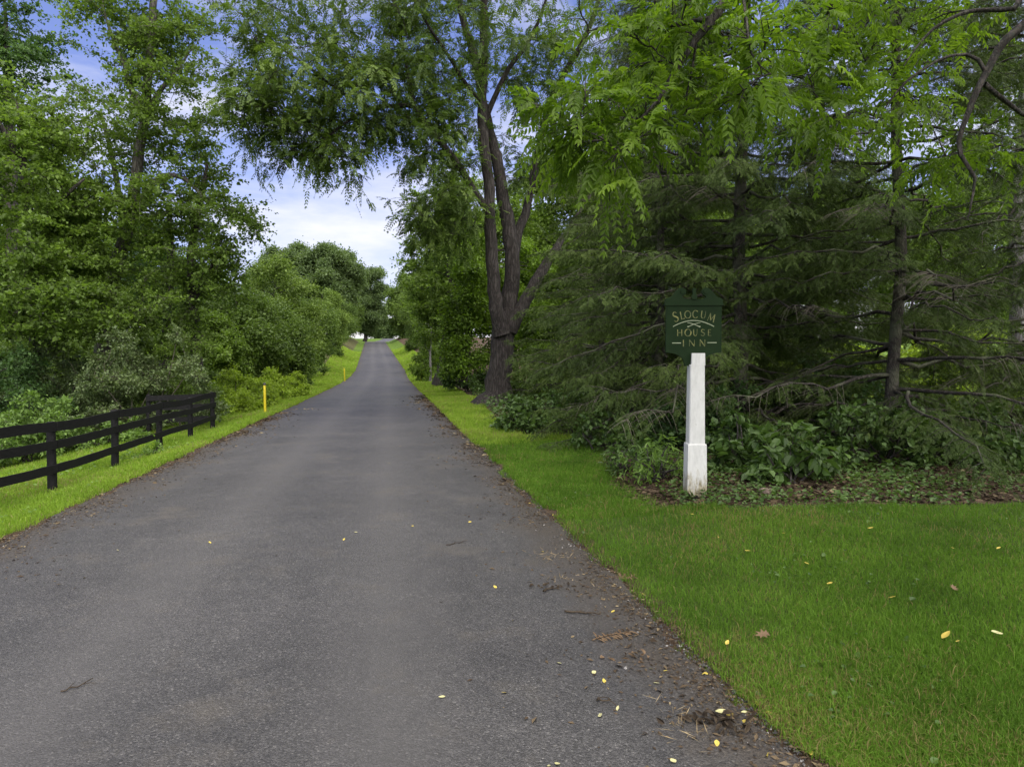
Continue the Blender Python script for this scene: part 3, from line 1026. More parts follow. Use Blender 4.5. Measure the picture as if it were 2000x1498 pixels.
paths = [px_path([(70, 700, 22, .19), (66, 600, 22, .17), (60, 480, 22, .16), (50, 360, 22, .13), (40, 260, 22, .09), (34, 200, 22, .03)]),
         px_path([(60, 480, 22, .12), (95, 420, 21.6, .09), (130, 380, 21.2, .06), (165, 350, 21, .03)]),
         px_path([(50, 340, 22, .12), (10, 260, 21.5, .09), (-40, 190, 21, .06)])]
cl = sample_clumps([(30, 260, 22, 110, 70, 2.4, 12), (60, 380, 21.4, 130, 80, 2.4, 16), (20, 500, 21, 120, 90, 2.4, 14), (100, 540, 21, 90, 80, 2.2, 10), (60, 620, 20.5, 110, 60, 1.8, 9), (170, 600, 20.8, 70, 60, 1.6, 7), (-60, 150, 22, 90, 160, 2.6, 10), (120, 450, 21.4, 80, 60, 1.6, 8)], .45, .95, sep=.42, mult=2.2, flat=.6)
plant('ash_tree', 'leafy mid green tree at the far left edge with vines hanging low behind the fence', 'tree', G(70, 22), paths, cl, dict(MAPB, L=.11, W=.085), M['dark_bark'], M['maple_leaf'], limb_r=.04, twig_r=.006)

paths = [px_path([(30, 700, 33, .26), (26, 560, 33, .24), (22, 380, 33, .3), (16, 200, 33, .22), (12, 60, 33, .10), (8, -20, 33, .03)])]
cl = sample_clumps([(20, 60, 33, 80, 110, 3, 14), (60, 130, 33, 60, 60, 2.4, 7), (0, -120, 33, 130, 90, 4, 12), (20, 250, 33, 90, 90, 3, 8), (-100, 100, 33, 110, 160, 3, 10)], .6, 1.1, sep=.6, mult=1.7)
plant('oak_tree', 'tallest dark bluish green tree at the top left corner behind the maple', 'tree', G(30, 33), paths, cl, dict(MAPB, L=.13, W=.105), M['dark_bark'], M['dark_leaf'], twig_r=.007)

paths = [px_path([(388, 735, 24.5, .19), (384, 680, 24.5, .18), (379, 600, 24.5, .17), (374, 530, 24.5, .15), (380, 450, 24.5, .14), (395, 380, 24.5, .1), (405, 320, 24.5, .05)]),
         px_path([(378, 590, 24.5, .1), (400, 540, 24.2, .08), (430, 500, 24, .05), (460, 480, 23.8, .03)])]
cl = sample_clumps([(385, 470, 24.5, 70, 70, 2, 8), (420, 560, 24.2, 60, 50, 1.8, 7), (350, 610, 24, 60, 40, 1.6, 5), (350, 660, 23.4, 50, 40, 1.2, 5), (455, 540, 24, 40, 40, 1.2, 4)], .35, .65, sep=.5, mult=2.0, flat=.5)
cl += [(P(x, y, 24.3) + R.normal(size=3) * .2, np.array((.32, .32, .5))) for x, y in ((384, 690), (380, 640), (378, 590), (376, 545))]
plant('elm_tree', 'smaller tree with straight dark trunk wrapped in ivy above the fence end post', 'tree', G(388, 24.5), paths, cl, MAPB, M['dark_bark'], M['maple_leaf'], twig_r=.006)

paths = [px_path([(318, 720, 27, .16), (326, 640, 27, .15), (332, 560, 27, .14), (334, 480, 27, .12), (330, 400, 27, .1)])]
cl = sample_clumps([(330, 450, 27, 90, 60, 2, 8), (300, 560, 27, 80, 60, 2, 7)], .45, .8, sep=.5, mult=2, flat=.5)
plant('young_oak_tree', 'dark trunked tree half hidden between the leaning maple and the ivy-wrapped trunk', 'tree', G(318, 27), paths, cl, MAPB, M['dark_bark'], M['dark_leaf'], twig_r=.006)

# ---- a broadleaf prototype for the woods behind
def broadleaf(name, label, cat, base, h, rx, spec, wood, leaf, n, rmin, rmax, low=.22, group=None, trunk_r=.2, twig_r=.0, lean=0.0, flat=.8):
    base = np.asarray(base, float)
    pts = [base + np.array((lean * t * h + R.normal() * .05 * h * t * .5, R.normal() * .03 * h * t, h * t * .92 - .15)) for t in (0, .2, .4, .6, .8, 1)]
    pts = np.array(pts)
    rad = trunk_r * np.array((1.25, .9, .75, .55, .35, .1))
    cl = []
    tries = 0
    while len(cl) < n and tries < n * 40:
        tries += 1
        v = R.normal(size=3)
        v = v / np.linalg.norm(v) * R.uniform(0, 1) ** .33
        zc = low * h + (1 - low) * h * (.5 + .5 * v[2])
        wz = (.72 + .28 * math.sin(math.pi * (.5 + .5 * v[2])))
        q = base + np.array((v[0] * rx * wz + lean * zc, v[1] * rx * wz, zc))
        r = R.uniform(rmin, rmax)
        if all(np.linalg.norm(q - o[0]) > .5 * (r + o[1][0]) for o in cl):
            cl.append((q, np.array((r, r, r * flat))))
    return plant(name, label, cat, base, [(pts, rad)], cl, spec, wood, leaf, group, twig_r=twig_r, limb_r=.06)


WOOD = dict(MAP, twigs=60, leaves=12, L=.17, W=.13, jit=.28)
wood_l = broadleaf('woodland_tree', 'broadleaf tree in the wood behind the front row left of the road', 'tree', G(60, 42), 15, 4.2, WOOD, M['dark_bark'], M['wood_leaf'], 46, 1.0, 1.7, .1, group='woodland trees behind the left front row')
for (px, d, rz, s, sz) in ((-160, 38, 1, 1., 1.0), (170, 46, 2.1, 1.0, .8), (290, 44, 3.3, .95, .72), (390, 50, 4.2, .9, .62), (470, 56, 5.1, .8, .52), (-300, 30, .5, 1, 1.1), (-60, 52, 2.6, 1.1, .9)):
    copy_tree(wood_l, G(px, d), rz, (s, s, s * sz))
wood_r = broadleaf('woodland_tree', 'broadleaf tree in the sunny wood behind the hemlocks', 'tree', G(1150, 38), 15, 4.4, WOOD, M['dark_bark'], M['wood_leaf'], 48, 1.0, 1.7, .08, group='woodland trees behind the hemlocks')
for (px, d, rz, s, sz) in ((1010, 44, 1, 1, .85), (1300, 40, 2.2, 1, 1.0), (1420, 56, 3.1, 1.1, 1.1), (1540, 62, 4.0, 1.1, 1.0), (1660, 56, 5.2, 1.1, 1.1), (1790, 60, .7, 1.1, 1.0), (2150, 40, 1.9, 1, 1.0), (1900, 54, 2.8, 1.1, 1.1), (2040, 58, 4.4, 1.1, 1.1)):
    copy_tree(wood_r, G(px, d), rz, (s, s, s * sz))

# ---- left hedge of trees up the hill
HED = dict(MAP, twigs=70, leaves=13, L=.16, W=.11, jit=.22)
plant_list = [
    ('hedgerow_tree', 'dense dark green tree with vines on the left bank above the lime green weeds', U2P(-7.9, 40), 40, 5.8, 2.6, 'hedge_leaf', .02),
    ('hedgerow_tree', 'rounded dark hedge tree draped in vines at the first bend of the left bank', U2P(-6.8, 44), 44, 5.2, 2.5, 'hedge_leaf', .0),
    ('acacia_tree', 'light yellow green feathery tree rising above the left hedge', U2P(-8.4, 56), 56, 10.2, 3.8, 'acacia_leaf', .1),
    ('hedgerow_tree', 'bushy mid green tree on the left bank right of the feathery tree', U2P(-7.2, 57), 57, 7.2, 3.0, 'acacia_leaf', .0),
    ('hedgerow_tree', 'fresh green rounded tree nearest the yellow stake up the left verge', U2P(-7.2, 68), 68, 7.4, 3.2, 'hedge_leaf', .0),
    ('hedgerow_tree', 'last hedge tree on the left before the dark trunk on the crest', U2P(-7.4, 125), 125, 8.6, 3.6, 'hedge_leaf', .0),
    ('hedgerow_tree', 'bright round tree halfway up the left bank', U2P(-7.4, 92), 92, 8.4, 3.5, 'acacia_leaf', .0),
    ('hedgerow_tree', 'farthest rounded hedge tree just below the crest on the left', U2P(-7.4, 155), 155, 9.5, 3.8, 'hedge_leaf', .0),
    ('hedgerow_tree', 'dark hedge tree on the crest beside the leaning oak', U2P(-9.0, 192), 192, 9, 4.2, 'hedge_leaf', .0),
    ('hedgerow_tree', 'low vine-covered tree between the weeds and the left hedge', U2P(-9.5, 49), 49, 6.4, 2.8, 'hedge_leaf', .0),
]
for nm, lb, px, d, h, rx, lf, low in plant_list:
    broadleaf(nm, lb, 'tree', G(px, d), h, rx, HED, M['dark_bark'], M[lf], int(26 + rx * 6), .6, 1.1, low, trunk_r=.14, group=None)

# ---- trees on the hill
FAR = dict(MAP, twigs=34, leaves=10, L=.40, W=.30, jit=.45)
broadleaf('oak_tree', 'distant wide haze-greyed oak at the left end of the hilltop row', 'tree', G(555, 150), 21.5, 7.5, FAR, M['dark_bark'], M['hazed_leaf'], 46, 1.6, 2.6, .25, trunk_r=.4, flat=.65)
broadleaf('oak_tree', 'distant dense dome-shaped oak in the middle of the hilltop row', 'tree', G(645, 148), 20.5, 7.4, FAR, M['dark_bark'], M['hazed_leaf'], 56, 1.6, 2.6, .3, trunk_r=.4, flat=.65)
broadleaf('oak_tree', 'distant open branched tree leaning over the road on the crest', 'tree', G(713, 200), 21.5, 6.5, FAR, M['dark_bark'], M['hazed_leaf'], 52, 1.4, 2.3, .10, trunk_r=.55, lean=.10, flat=.6)
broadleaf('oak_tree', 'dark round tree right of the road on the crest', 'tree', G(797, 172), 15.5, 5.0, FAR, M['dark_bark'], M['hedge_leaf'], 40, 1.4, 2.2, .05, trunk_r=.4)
broadleaf('oak_tree', 'faint tree seen through the gap beyond the crest of the road', 'tree', G(752, 330), 12, 9, dict(FAR, L=.5, W=.4), M['dark_bark'], M['hazed_leaf'], 40, 1.8, 2.8, .1, trunk_r=.4)
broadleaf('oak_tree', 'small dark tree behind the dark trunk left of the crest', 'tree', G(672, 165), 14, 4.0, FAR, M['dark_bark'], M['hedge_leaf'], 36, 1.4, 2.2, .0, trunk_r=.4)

# ---- right side of the road between walnut and crest
R_LIST = [
    ('roadside_tree', 'tall light green tree with pale leaf clusters right of the sky gap', U2P(7.2, 62), 62, 18, 3.2, 'acacia_leaf', .22, 50, .25),
    ('roadside_tree', 'broad green tree leaning to the road beyond the second trunk', U2P(7.4, 84), 84, 12.5, 4.0, 'wood_leaf', .04, 50, .2),
    ('roadside_tree', 'narrow green tree beside the uphill verge right of the road', U2P(7.4, 108), 108, 13.5, 4.0, 'hedge_leaf', .0, 46, .2),
    ('roadside_tree', 'bushy dark tree right of the road beyond the crest', U2P(9.0, 205), 205, 9, 4.6, 'hedge_leaf', .0, 36, .2),
    ('roadside_tree', 'fresh green young tree on the right bank near the tilted yellow stake', U2P(6.2, 72), 72, 8.5, 2.6, 'wood_leaf', .05, 40, .09),
]
for nm, lb, px, d, h, rx, lf, low, n, tr in R_LIST:
    broadleaf(nm, lb, 'tree', G(px, d), h, rx, HED, M['maple_bark'], M[lf], n, .8, 1.4, low, trunk_r=tr)
paths = [px_path([(862, 752, 44, .62), (864, 735, 44, .5), (869, 700, 44, .43), (876, 640, 44, .4), (880, 580, 44, .33), (882, 500, 44, .26), (884, 420, 44, .18), (884, 340, 44, .08)])]
cl = sample_clumps([(850, 560, 43.5, 75, 55, 3, 14), (900, 520, 43.5, 60, 70, 3, 12), (830, 480, 44, 60, 60, 3, 12), (870, 420, 44, 70, 60, 3, 12), (835, 610, 43.5, 40, 30, 2, 5), (890, 350, 44, 60, 60, 3, 8)], .8, 1.4, sep=.7)
plant('locust_tree', 'old tree with brown split trunk left of and beyond the walnut', 'tree', G(862, 44), paths, cl, dict(MAPB, L=.16, W=.12, perm=18), M['walnut_bark'], M['maple_leaf'], lobes=(4, .3, .6))
paths = [px_path([(905, 745, 33, .22), (910, 700, 33, .2), (918, 600, 33, .17), (925, 500, 33, .12), (930, 420, 33, .06)]), ]
cl = sample_clumps([(905, 690, 32.5, 40, 40, 1.2, 12), (915, 620, 32.5, 42, 50, 1.2, 14), (925, 540, 32.5, 40, 50, 1.2, 12), (930, 470, 33, 36, 40, 1, 6), (1030, 620, 33, 40, 80, 1.4, 10), (1040, 520, 33, 40, 60, 1.4, 8)], .45, .85, sep=.7)
plant('vine_covered_tree', 'tree trunk smothered in bright green climbing vine just left of the walnut', 'tree', G(905, 33), paths, cl, dict(MAP, twigs=110, leaves=12, L=.12, W=.10), M['dark_bark'], M['vine_leaf'], twig_r=.006)


# ------------------------------------------------------------------ hemlocks
def hemlock(name, label, base, H, reach, zlow, seed, group=None, trunk_r=.15, nlev=40, bare=.12):
    global R
    keepR = R
    R = np.random.default_rng(seed)
    base = np.asarray(base, float)
    root = empty(name, base, label, 'tree', group)
    mb = MB()
    dead = []
    tb_ = MB()
    tp = np.array([base + np.array((R.normal() * .05, R.normal() * .05, H * t - .2)) for t in np.linspace(0, 1, 9)])
    V, Q, T = tube(*resample(tp, trunk_r * np.array((1.25, 1, .92, .84, .74, .6, .44, .26, .06)), .4), 12, (5, .25, .4), .03)
    mb.add(V, Q, T)
    SPp, SPd, SPl, SPs = [], [], [], []
    for z in np.linspace(zlow, H * .97, nlev):
        f = z / H
        for k in range(3):
            az = R.uniform(0, 2 * math.pi)
            L = reach * (1 - f ** 1.6) * R.uniform(.6, 1.1) + .25
            i = z / H * 8
            x0 = np.array([np.interp(i, range(9), tp[:, j]) for j in range(2)])
            o = np.array((x0[0], x0[1], base[2] + z - .2))
            d = np.array((math.cos(az), math.sin(az), 0))
            side = np.array((-d[1], d[0], 0))
            n = 11
            t = np.linspace(0, 1, n)
            rise = R.uniform(-.28, .08) if f < .5 else R.uniform(.0, .3)
            drop = R.uniform(-.12, .22) if f < .5 else R.uniform(.15, .45)
            wob = R.normal() * .12
            pts = o + d * (L * t)[:, None] + side * (L * wob * t ** 2)[:, None] + np.array((0, 0, 1.)) * (L * (rise * t - drop * t ** 2.2))[:, None]
            pts[:, 2] = np.maximum(pts[:, 2], base[2] + .10)
            pts[1:] += R.normal(size=(n - 1, 3)) * .015 * L
            r0 = .008 + .0085 * L
            Vt, Qt, Tt = tube(pts, np.linspace(r0, .004, n), 5)
            mb.add(Vt, Qt, Tt)
            isbare = f < .45 and R.uniform() < bare
            ns = max(5, int(L / .085))
            ts = np.linspace(.16 if not isbare else .3, 1, ns) + R.normal(size=ns) * .01
            ts = np.clip(ts, 0, .999)
            ii = ts * (n - 1)
            pb = np.stack([np.interp(ii, range(n), pts[:, j]) for j in range(3)], -1)
            tg = unit(np.gradient(pts, axis=0))
            tb = np.stack([np.interp(ii, range(n), tg[:, j]) for j in range(3)], -1)
            sg = np.where(np.arange(ns) % 2 == 0, 1, -1)[:, None]
            ln = (L * .28 * (1 - ts * .8) * R.uniform(.5, 1.15, ns) + .14)[:, None]
            dirs = unit(tb * .75 + side * sg * R.uniform(.6, 1.1, (ns, 1)) + R.normal(size=(ns, 3)) * .12)
            tt = np.linspace(0, 1, 4)
            sec = pb[:, None] + dirs[:, None] * (ln * tt[None])[..., None] + np.array((0, 0, -1.)) * (ln * (.42 * tt ** 2)[None])[..., None]
            Vt, Qt = tubes_batch(sec, np.tile(np.array((.0045, .0033, .002, .001)), (ns, 1)), 3)
            if isbare:
                dead.append((Vt, Qt))
                if R.uniform() < .55:
                    continue
                sel = R.uniform(size=ns) < .3
            else:
                tb_.add(Vt, Qt)
                sel = np.ones(ns, bool)
            m = 14
            tm = R.uniform(.08, 1, (ns, m))
            pos = np.stack([np.stack([np.interp(tm[q] * 3, range(4), sec[q, :, j]) for j in range(3)], -1) for q in range(ns)])
            m_ok = (tm * ln < ln) & sel[:, None] & (R.uniform(size=tm.shape) < np.clip(ln / .45, .45, 1))
            sd = np.where(R.uniform(size=(ns, m)) < .5, 1, -1)[..., None]
            crossd = unit(np.cross(dirs, np.array((0, 0, 1.))))
            dd = unit(dirs[:, None] * .8 + crossd[:, None] * sd * .7 + R.normal(size=(ns, m, 3)) * .38)
            dd[..., 2] -= .32
            SPp.append(pos[m_ok])
            SPd.append(dd[m_ok])
            SPl.append(R.uniform(.08, .20, m_ok.sum()))
            SPs.append(np.full(m_ok.sum(), R.normal(0, .08)))
    Pp = np.concatenate(SPp)
    Dd = np.concatenate(SPd)
    Ll = np.concatenate(SPl)
    pp, d2, n2, LL, WW, K, _ = compound(Pp, Dd, Ll, 6, .040, .0105, droop=.3, angle=.85, flat=.9)
    V, Q = leaf_mesh(pp, d2, n2, LL, WW, fold=.1)
    tint = np.repeat(np.clip(.5 + np.concatenate(SPs) + R.normal(0, .10, len(Pp)), 0, 1), K) + R.normal(0, .05, len(pp))
    mb.build('trunk', M['hemlock_bark'], root, base, True)
    tb_.build('twigs', M['dark_bark'], root, base)
    for Vt, Qt in dead:
        mesh_obj('dead_branch', Vt, Qt, M['dead_twig'], root, base)
    mesh_obj('crown', V, Q, M['needle'], root, base, tint)
    R = keepR
    return root


h1 = hemlock('hemlock_tree', 'dark hemlock whose straight trunk stands directly behind the sign', G(1441, 13.2), 15, 3.7, .7, 11, trunk_r=.125, nlev=56)
h2 = hemlock('hemlock_tree', 'slim hemlock with bare drooping branches at the right, well clear of the sign', G(1742, 11.4), 14, 3.2, .8, 12, trunk_r=.095, bare=.35, nlev=52)
copy_tree(h1, G(1278, 17.0), 2.0, (.95, .95, 1.0), label='broad low hemlock whose sweeping boughs fill the space between walnut and sign')
copy_tree(h1, G(1580, 17.5), 4.1, (1.0, 1.0, .62), label='hemlock set back in the shade between the two visible hemlock trunks')
copy_tree(h1, G(1290, 14.6), 3.2, (.72, .72, .8), label='young hemlock just left of the sign with boughs down to the weeds')
copy_tree(h2, G(2040, 13.5), 1.2, (1.0, 1.0, 1.0), label='hemlock whose boughs reach in at the right edge')
copy_tree(h1, G(1175, 23.5), 5.3, (.85, .85, .72), label='smaller hemlock crowding the right side of the walnut trunk')

# grey trunk at the right edge
paths = [px_path([(1996, 760, 17, .30), (1994, 600, 17, .27), (1990, 480, 17, .25), (1994, 360, 17, .22), (2005, 200, 17, .18), (2015, 0, 17, .12), (2030, -200, 17, .06)])]
cl = sample_clumps([(1960, 120, 17.5, 130, 110, 2.5, 16), (1880, 330, 18, 90, 110, 2, 10), (2080, 260, 17, 90, 160, 2.4, 8), (1940, 500, 18, 70, 70, 1.6, 6), (1800, 60, 18, 90, 80, 2, 8)], .55, .95, sep=.7)
plant('beech_tree', 'pale grey barked tree at the right edge behind the hemlock', 'tree', G(1996, 17), paths, cl, dict(MAPB, L=.11, W=.075), M['grey_bark'], M['vine_leaf'], twig_r=.006)

# ------------------------------------------------------------------ overhanging near tree
NEARB = dict(kind='compound', subs=11, perm=7, len=.29, k=7, L=.070, W=.025, droop=.2, rnd=.75, jit=.05, sag=.3, vert=.5, fwd=.8, rdroop=.38, flat=.45, fine=True)
NEAR = dict(kind='compound', twigs=15, leaves=3, len=.31, k=7, L=.074, W=.026, droop=.2, rnd=.75, sag=.35, jit=.07, rdroop=.4, flat=.5, fine=True)
tb = np.array((6.4, 5.2, float(ground_h(6.4, 5.2))))
paths = [
    (np.array([tb + (0, 0, -.15), tb + (.02, 0, .8), tb + (.0, .05, 2.4), tb + (-.1, .1, 4.2), tb + (-.2, .1, 6.2), tb + (-.3, 0, 8.5), tb + (-.1, .1, 11.5)]), np.array((.34, .27, .24, .21, .17, .12, .04))),
    (np.array([tb + (-.05, .1, 3.5), P(2080, -40, 6.0), P(2010, 40, 6.0), P(1960, 82, 6.0), P(1922, 150, 6.0), P(1885, 235, 6.0), P(1872, 275, 6.0), P(1880, 312, 6.0), P(1903, 342, 6.0), P(1899, 385, 6.0), P(1890, 430, 6.0)]),
     np.array((.10, .055, .040, .035, .029, .024, .020, .018, .015, .010, .005))),
    (np.array([P(1922, 165, 6.0), P(1960, 195, 6.1), P(2000, 226, 6.2), P(2060, 250, 6.3)]), np.array((.024, .02, .016, .012))),
    (np.array([P(1925, 142, 6), P(1903, 110, 6), P(1880, 108, 6), P(1840, 115, 5.9), P(1780, 152, 5.8), P(1742, 192, 5.8), P(1720, 228, 5.8)]), np.array((.02, .016, .014, .012, .01, .007, .004))),
    (np.array([tb + (-.1, .1, 4.0), P(2050, -20, 6.3), P(1980, 18, 6.3), P(1900, 22, 6.3), P(1842, 44, 6.2), P(1800, 80, 6.2), P(1765, 130, 6.1)]), np.array((.07, .03, .022, .018, .014, .01, .004))),
    (np.array([tb + (-.2, .1, 5.6), np.array((4.4, 5.2, 6.0)), P(1560, -170, 5.4), P(1455, -50, 5.3), P(1394, 36, 5.2), P(1370, 62, 5.2), P(1345, 100, 5.2), P(1308, 156, 5.2), P(1288, 192, 5.1), P(1240, 247, 5.1), P(1215, 290, 5.0)]),
     np.array((.10, .075, .05, .04, .034, .030, .024, .018, .015, .009, .004))),
    (np.array([P(1396, 36, 5.2), P(1335, 46, 5.3), P(1262, 56, 5.4), P(1200, 50, 5.5), P(1150, 62, 5.6)]), np.array((.022, .018, .014, .010, .004))),
    (np.array([P(1360, 75, 5.2), P(1352, 130, 5.3), P(1340, 190, 5.4), P(1338, 212, 5.4), P(1380, 270, 5.4), P(1400, 300, 5.4)]), np.array((.010, .009, .007, .006, .004, .003))),
    (np.array([P(1450, -30, 5.3), P(1460, 60, 5.0), P(1472, 115, 4.9), P(1505, 145, 4.8)]), np.array((.012, .009, .007, .003))),
    (np.array([P(1560, -170, 5.4), P(1610, -40, 5.5), P(1625, 20, 5.6), P(1660, 55, 5.7), P(1690, 120, 5.8)]), np.array((.02, .014, .012, .008, .004))),
]
cl = sample_clumps([
    (1150, 225, 5.2, 85, 45, .5, 6), (1110, 265, 5.2, 40, 35, .3, 3), (1195, 330, 5.1, 36, 26, .2, 3), (1260, 250, 5.2, 45, 50, .4, 3), (1240, 120, 5.6, 80, 50, .5, 4),
    (1330, 40, 5.4, 110, 45, .6, 4), (1450, 90, 5.2, 70, 60, .6, 5), (1420, 200, 5.2, 80, 50, .6, 4), (1560, 110, 5.6, 90, 80, .7, 5), (1590, 230, 5.6, 40, 35, .4, 2),
    (1680, 40, 5.9, 100, 60, .7, 5), (1740, 180, 6.5, 70, 60, .6, 3), (1860, 40, 6.7, 80, 40, .5, 3), (1800, 230, 6.7, 50, 50, .5, 2), (1960, 300, 6.8, 40, 50, .4, 2), (1840, 330, 6.8, 50, 40, .4, 2),
    (1450, -80, 5.2, 350, 50, .8, 5), (1900, -80, 6, 200, 40, .8, 2)], .22, .40, sep=.6)
for _ in range(900):  # unseen crown clumps overhead, added to shade the lawn and hemlocks
    q = np.array((R.uniform(2.2, 13), R.uniform(-4, 12.5), R.uniform(6.5, 14)))
    e = ((q[0] - 7.8) / 5.6) ** 2 + ((q[1] - 4.0) / 8.5) ** 2 + ((q[2] - 9.8) / 4.4) ** 2
    if .25 < e < 1 and q[2] - 1.75 > .60 * max(q[1], 0) + .9 and all(np.linalg.norm(q - o[0]) > 1.05 for o in cl[-200:]) and R.uniform() < .55:
        cl.append((q, np.array((.8, .8, .5))))
for _ in range(60):  # more unseen crown, overhead and behind the camera, added for its shade
    q = np.array((R.uniform(1.2, 10.5), R.uniform(-6, 5.0), R.uniform(5.2, 9.5)))
    if q[2] - 1.75 > .62 * max(q[1], 0) + .4 and np.hypot(q[0] - 5.9, q[1] - 1.0) < 6.5:
        cl.append((q, np.array((.62, .62, .42))))
near_root = plant('overhanging_tree', 'near tree whose dark limbs and large bright feathery leaves hang into the top right corner', 'tree', tb, paths, cl, NEARB, M['dark_bark'], M['near_leaf'],
                  sides=10, step=.12, limb_r=.022, twig_r=.005, lift=.06, rough=.05)


# ------------------------------------------------------------------ shrubs and weeds
def shrub(name, label, px, d, rx, ry, h, n, spec, leaf, r=(.25, .5), wood='dark_bark', group=None, stems=7, zlow=.12):
    b = G(px, d)
    cl = []
    tries = 0
    while len(cl) < n and tries < n * 40:
        tries += 1
        a = R.uniform(0, 2 * math.pi)
        q = R.uniform(0, 1) ** .5
        x, y = math.cos(a) * q * rx, math.sin(a) * q * ry
        top = h * (math.sqrt(max(0, 1 - q ** 2)) * .85 + .15)
        z = R.uniform(zlow * h, max(top, zlow * h + .05))
        rr = R.uniform(*r)
        gz = float(ground_h(b[0] + x, b[1] + y))
        c = np.array((b[0] + x, b[1] + y, gz + max(z, rr * .5)))
        if all(np.linalg.norm(c - o[0]) > .45 * (rr + o[1][0]) for o in cl):
            cl.append((c, np.array((rr, rr, rr * .75))))
    paths = []
    for k in range(stems):
        c = cl[R.integers(len(cl))][0]
        s = b + np.array((R.normal() * rx * .2, R.normal() * ry * .2, -.05))
        s[2] = float(ground_h(s[0], s[1])) - .05
        paths.append((bez(s, c, .25, 5), np.linspace(.02, .008, 5)))
    return plant(name, label, 'shrub', b, paths, cl, spec, M[wood], M[leaf], group, parts=('stems', 'foliage'), step=.2, limb_r=.018, twig_r=.004, rough=0)


SH = dict(kind='simple', twigs=190, leaves=10, L=.085, W=.055, droop=.25, rnd=.7, tilt=.5, jit=.04, sag=.15)
# left, behind the fence
shrub('viburnum_shrub', 'arching shrub with pale grey green leaves behind the middle of the fence', 262, 20.2, 2.3, 1.5, 3.3, 44, SH, 'pale_leaf', (.35, .6), 'dead_twig')
shrub('viburnum_shrub', 'tall pale leaved shrub under the slim maple, left of the arching one', 150, 22, 2.2, 1.4, 4.0, 36, SH, 'pale_leaf', (.35, .6), 'dead_twig')
shrub('viburnum_shrub', 'shaded shrub right of the arching one, behind the fence return', 345, 22, 1.3, 1.2, 3.2, 22, SH, 'maple_leaf', (.35, .6), 'dead_twig')
shrub('spirea_shrub', 'mounded bright green shrub behind the nearest fence post', 50, 17.2, 1.4, 1.1, 1.7, 26, SH, 'bush_leaf', (.3, .5))
shrub('spirea_shrub', 'low bright green shrub running out of the left edge of the photo', -60, 15.8, 1.3, 1.0, 1.1, 16, SH, 'bush_leaf', (.25, .45))
shrub('honeysuckle_shrub', 'dark undergrowth shrub in deep shade at the left edge', 20, 20, 2.2, 1.2, 3.4, 30, SH, 'dark_leaf', (.35, .6))
shrub('bramble_bush', 'leafy bramble poking through the rails near the fence corner', 232, 18.0, .6, .5, .7, 12, SH, 'bush_leaf', (.18, .32))
shrub('bramble_bush', 'low bramble patch in front of the arching shrub behind the fence', 190, 17.8, 1.3, .5, .5, 14, SH, 'bush_leaf', (.2, .34))
shrub('dock_plant', 'small leafy plant at the foot of the third fence post', 287, 13.6, .45, .35, .32, 8, dict(SH, L=.07, W=.045), 'bush_leaf', (.12, .2))
for k, (px, d, rx, h, lf, lb) in enumerate(((-60, 27, 3.0, 3.4, 'dark_leaf', 'shaded thicket beyond the far left edge bushes'), (90, 29, 3.0, 4.2, 'hedge_leaf', 'dense thicket behind the pale shrubs at left'), (205, 31, 2.6, 4.6, 'wood_leaf', 'sunlit thicket behind the leaning maple trunk'),
                                             (300, 29, 2.4, 4.0, 'hedge_leaf', 'thicket between the leaning maple and the ivy-wrapped trunk'), (395, 37, 2.4, 4.4, 'wood_leaf', 'bright thicket right of the ivy-wrapped trunk'), (370, 36, 3.0, 4.6, 'wood_leaf', 'light green thicket behind the ivy-wrapped trunk'))):
    shrub('thicket_shrub', lb, px, d, rx, 1.8, h, 46, dict(SH, L=.13, W=.10, twigs=90, jit=.1), lf, (.5, .9))
# lime weeds
for k, (px, d, rx, h, lb) in enumerate(((452, 29, 1.7, 1.7, 'lime green weed mound right behind the fence end post'), (505, 32.5, 2.2, 1.5, 'lime green weed mound behind the nearest yellow stake'),
                                        (545, 39, 1.6, 1.3, 'lime green weed mound below the vine-draped hedge tree'), (425, 25.5, 1.0, 1.3, 'tall weeds touching the fence end post'), (485, 27.5, 1.1, .8, 'low weed patch between fence end and yellow stake'))):
    shrub('weed_mound', lb, px, d, rx, 1.3, h, 20, dict(SH, L=.10, W=.06), 'lime_leaf', (.3, .5))
shrub('hedge_shrub', 'dark vine tangle at the foot of the left hedge trees', U2P(-6.6, 45), 45, 2.4, 1.6, 2.6, 26, dict(SH, L=.11, W=.08), 'hedge_leaf', (.4, .7))
shrub('hedge_shrub', 'bushes at the foot of the left bank uphill of the second stake', U2P(-6.9, 62), 62, 2.0, 2.4, 2.6, 24, dict(SH, L=.13, W=.1, twigs=110), 'hedge_leaf', (.5, .8))
shrub('hedge_shrub', 'shrubs on the left bank close to the crest', U2P(-7.0, 90), 90, 2.0, 4, 2.6, 24, dict(SH, L=.16, W=.12, twigs=90), 'hedge_leaf', (.6, .9))
shrub('hedge_shrub', 'green bushes on the right bank beyond the tilted stake', U2P(6.6, 80), 80, 1.8, 4, 2.8, 24, dict(SH, L=.15, W=.11, twigs=90), 'wood_leaf', (.6, .9))
shrub('hedge_shrub', 'dark bushes near the crest on the right of the road', U2P(7.0, 112), 112, 2.0, 6, 3.6, 24, dict(SH, L=.2, W=.15, twigs=70), 'hedge_leaf', (.7, 1.1))
shrub('ivy_shrub', 'dark ivy thicket between the split trunk and the walnut', 905, 36, 1.1, 1.4, 2.6, 24, dict(SH, L=.10, W=.08, twigs=150), 'under_leaf', (.35, .6))
shrub('ivy_shrub', 'young growth beside the pale sapling left of the split trunk', 842, 54, 1.3, 2.0, 3.0, 18, dict(SH, L=.12, W=.09, twigs=110), 'wood_leaf', (.5, .8))
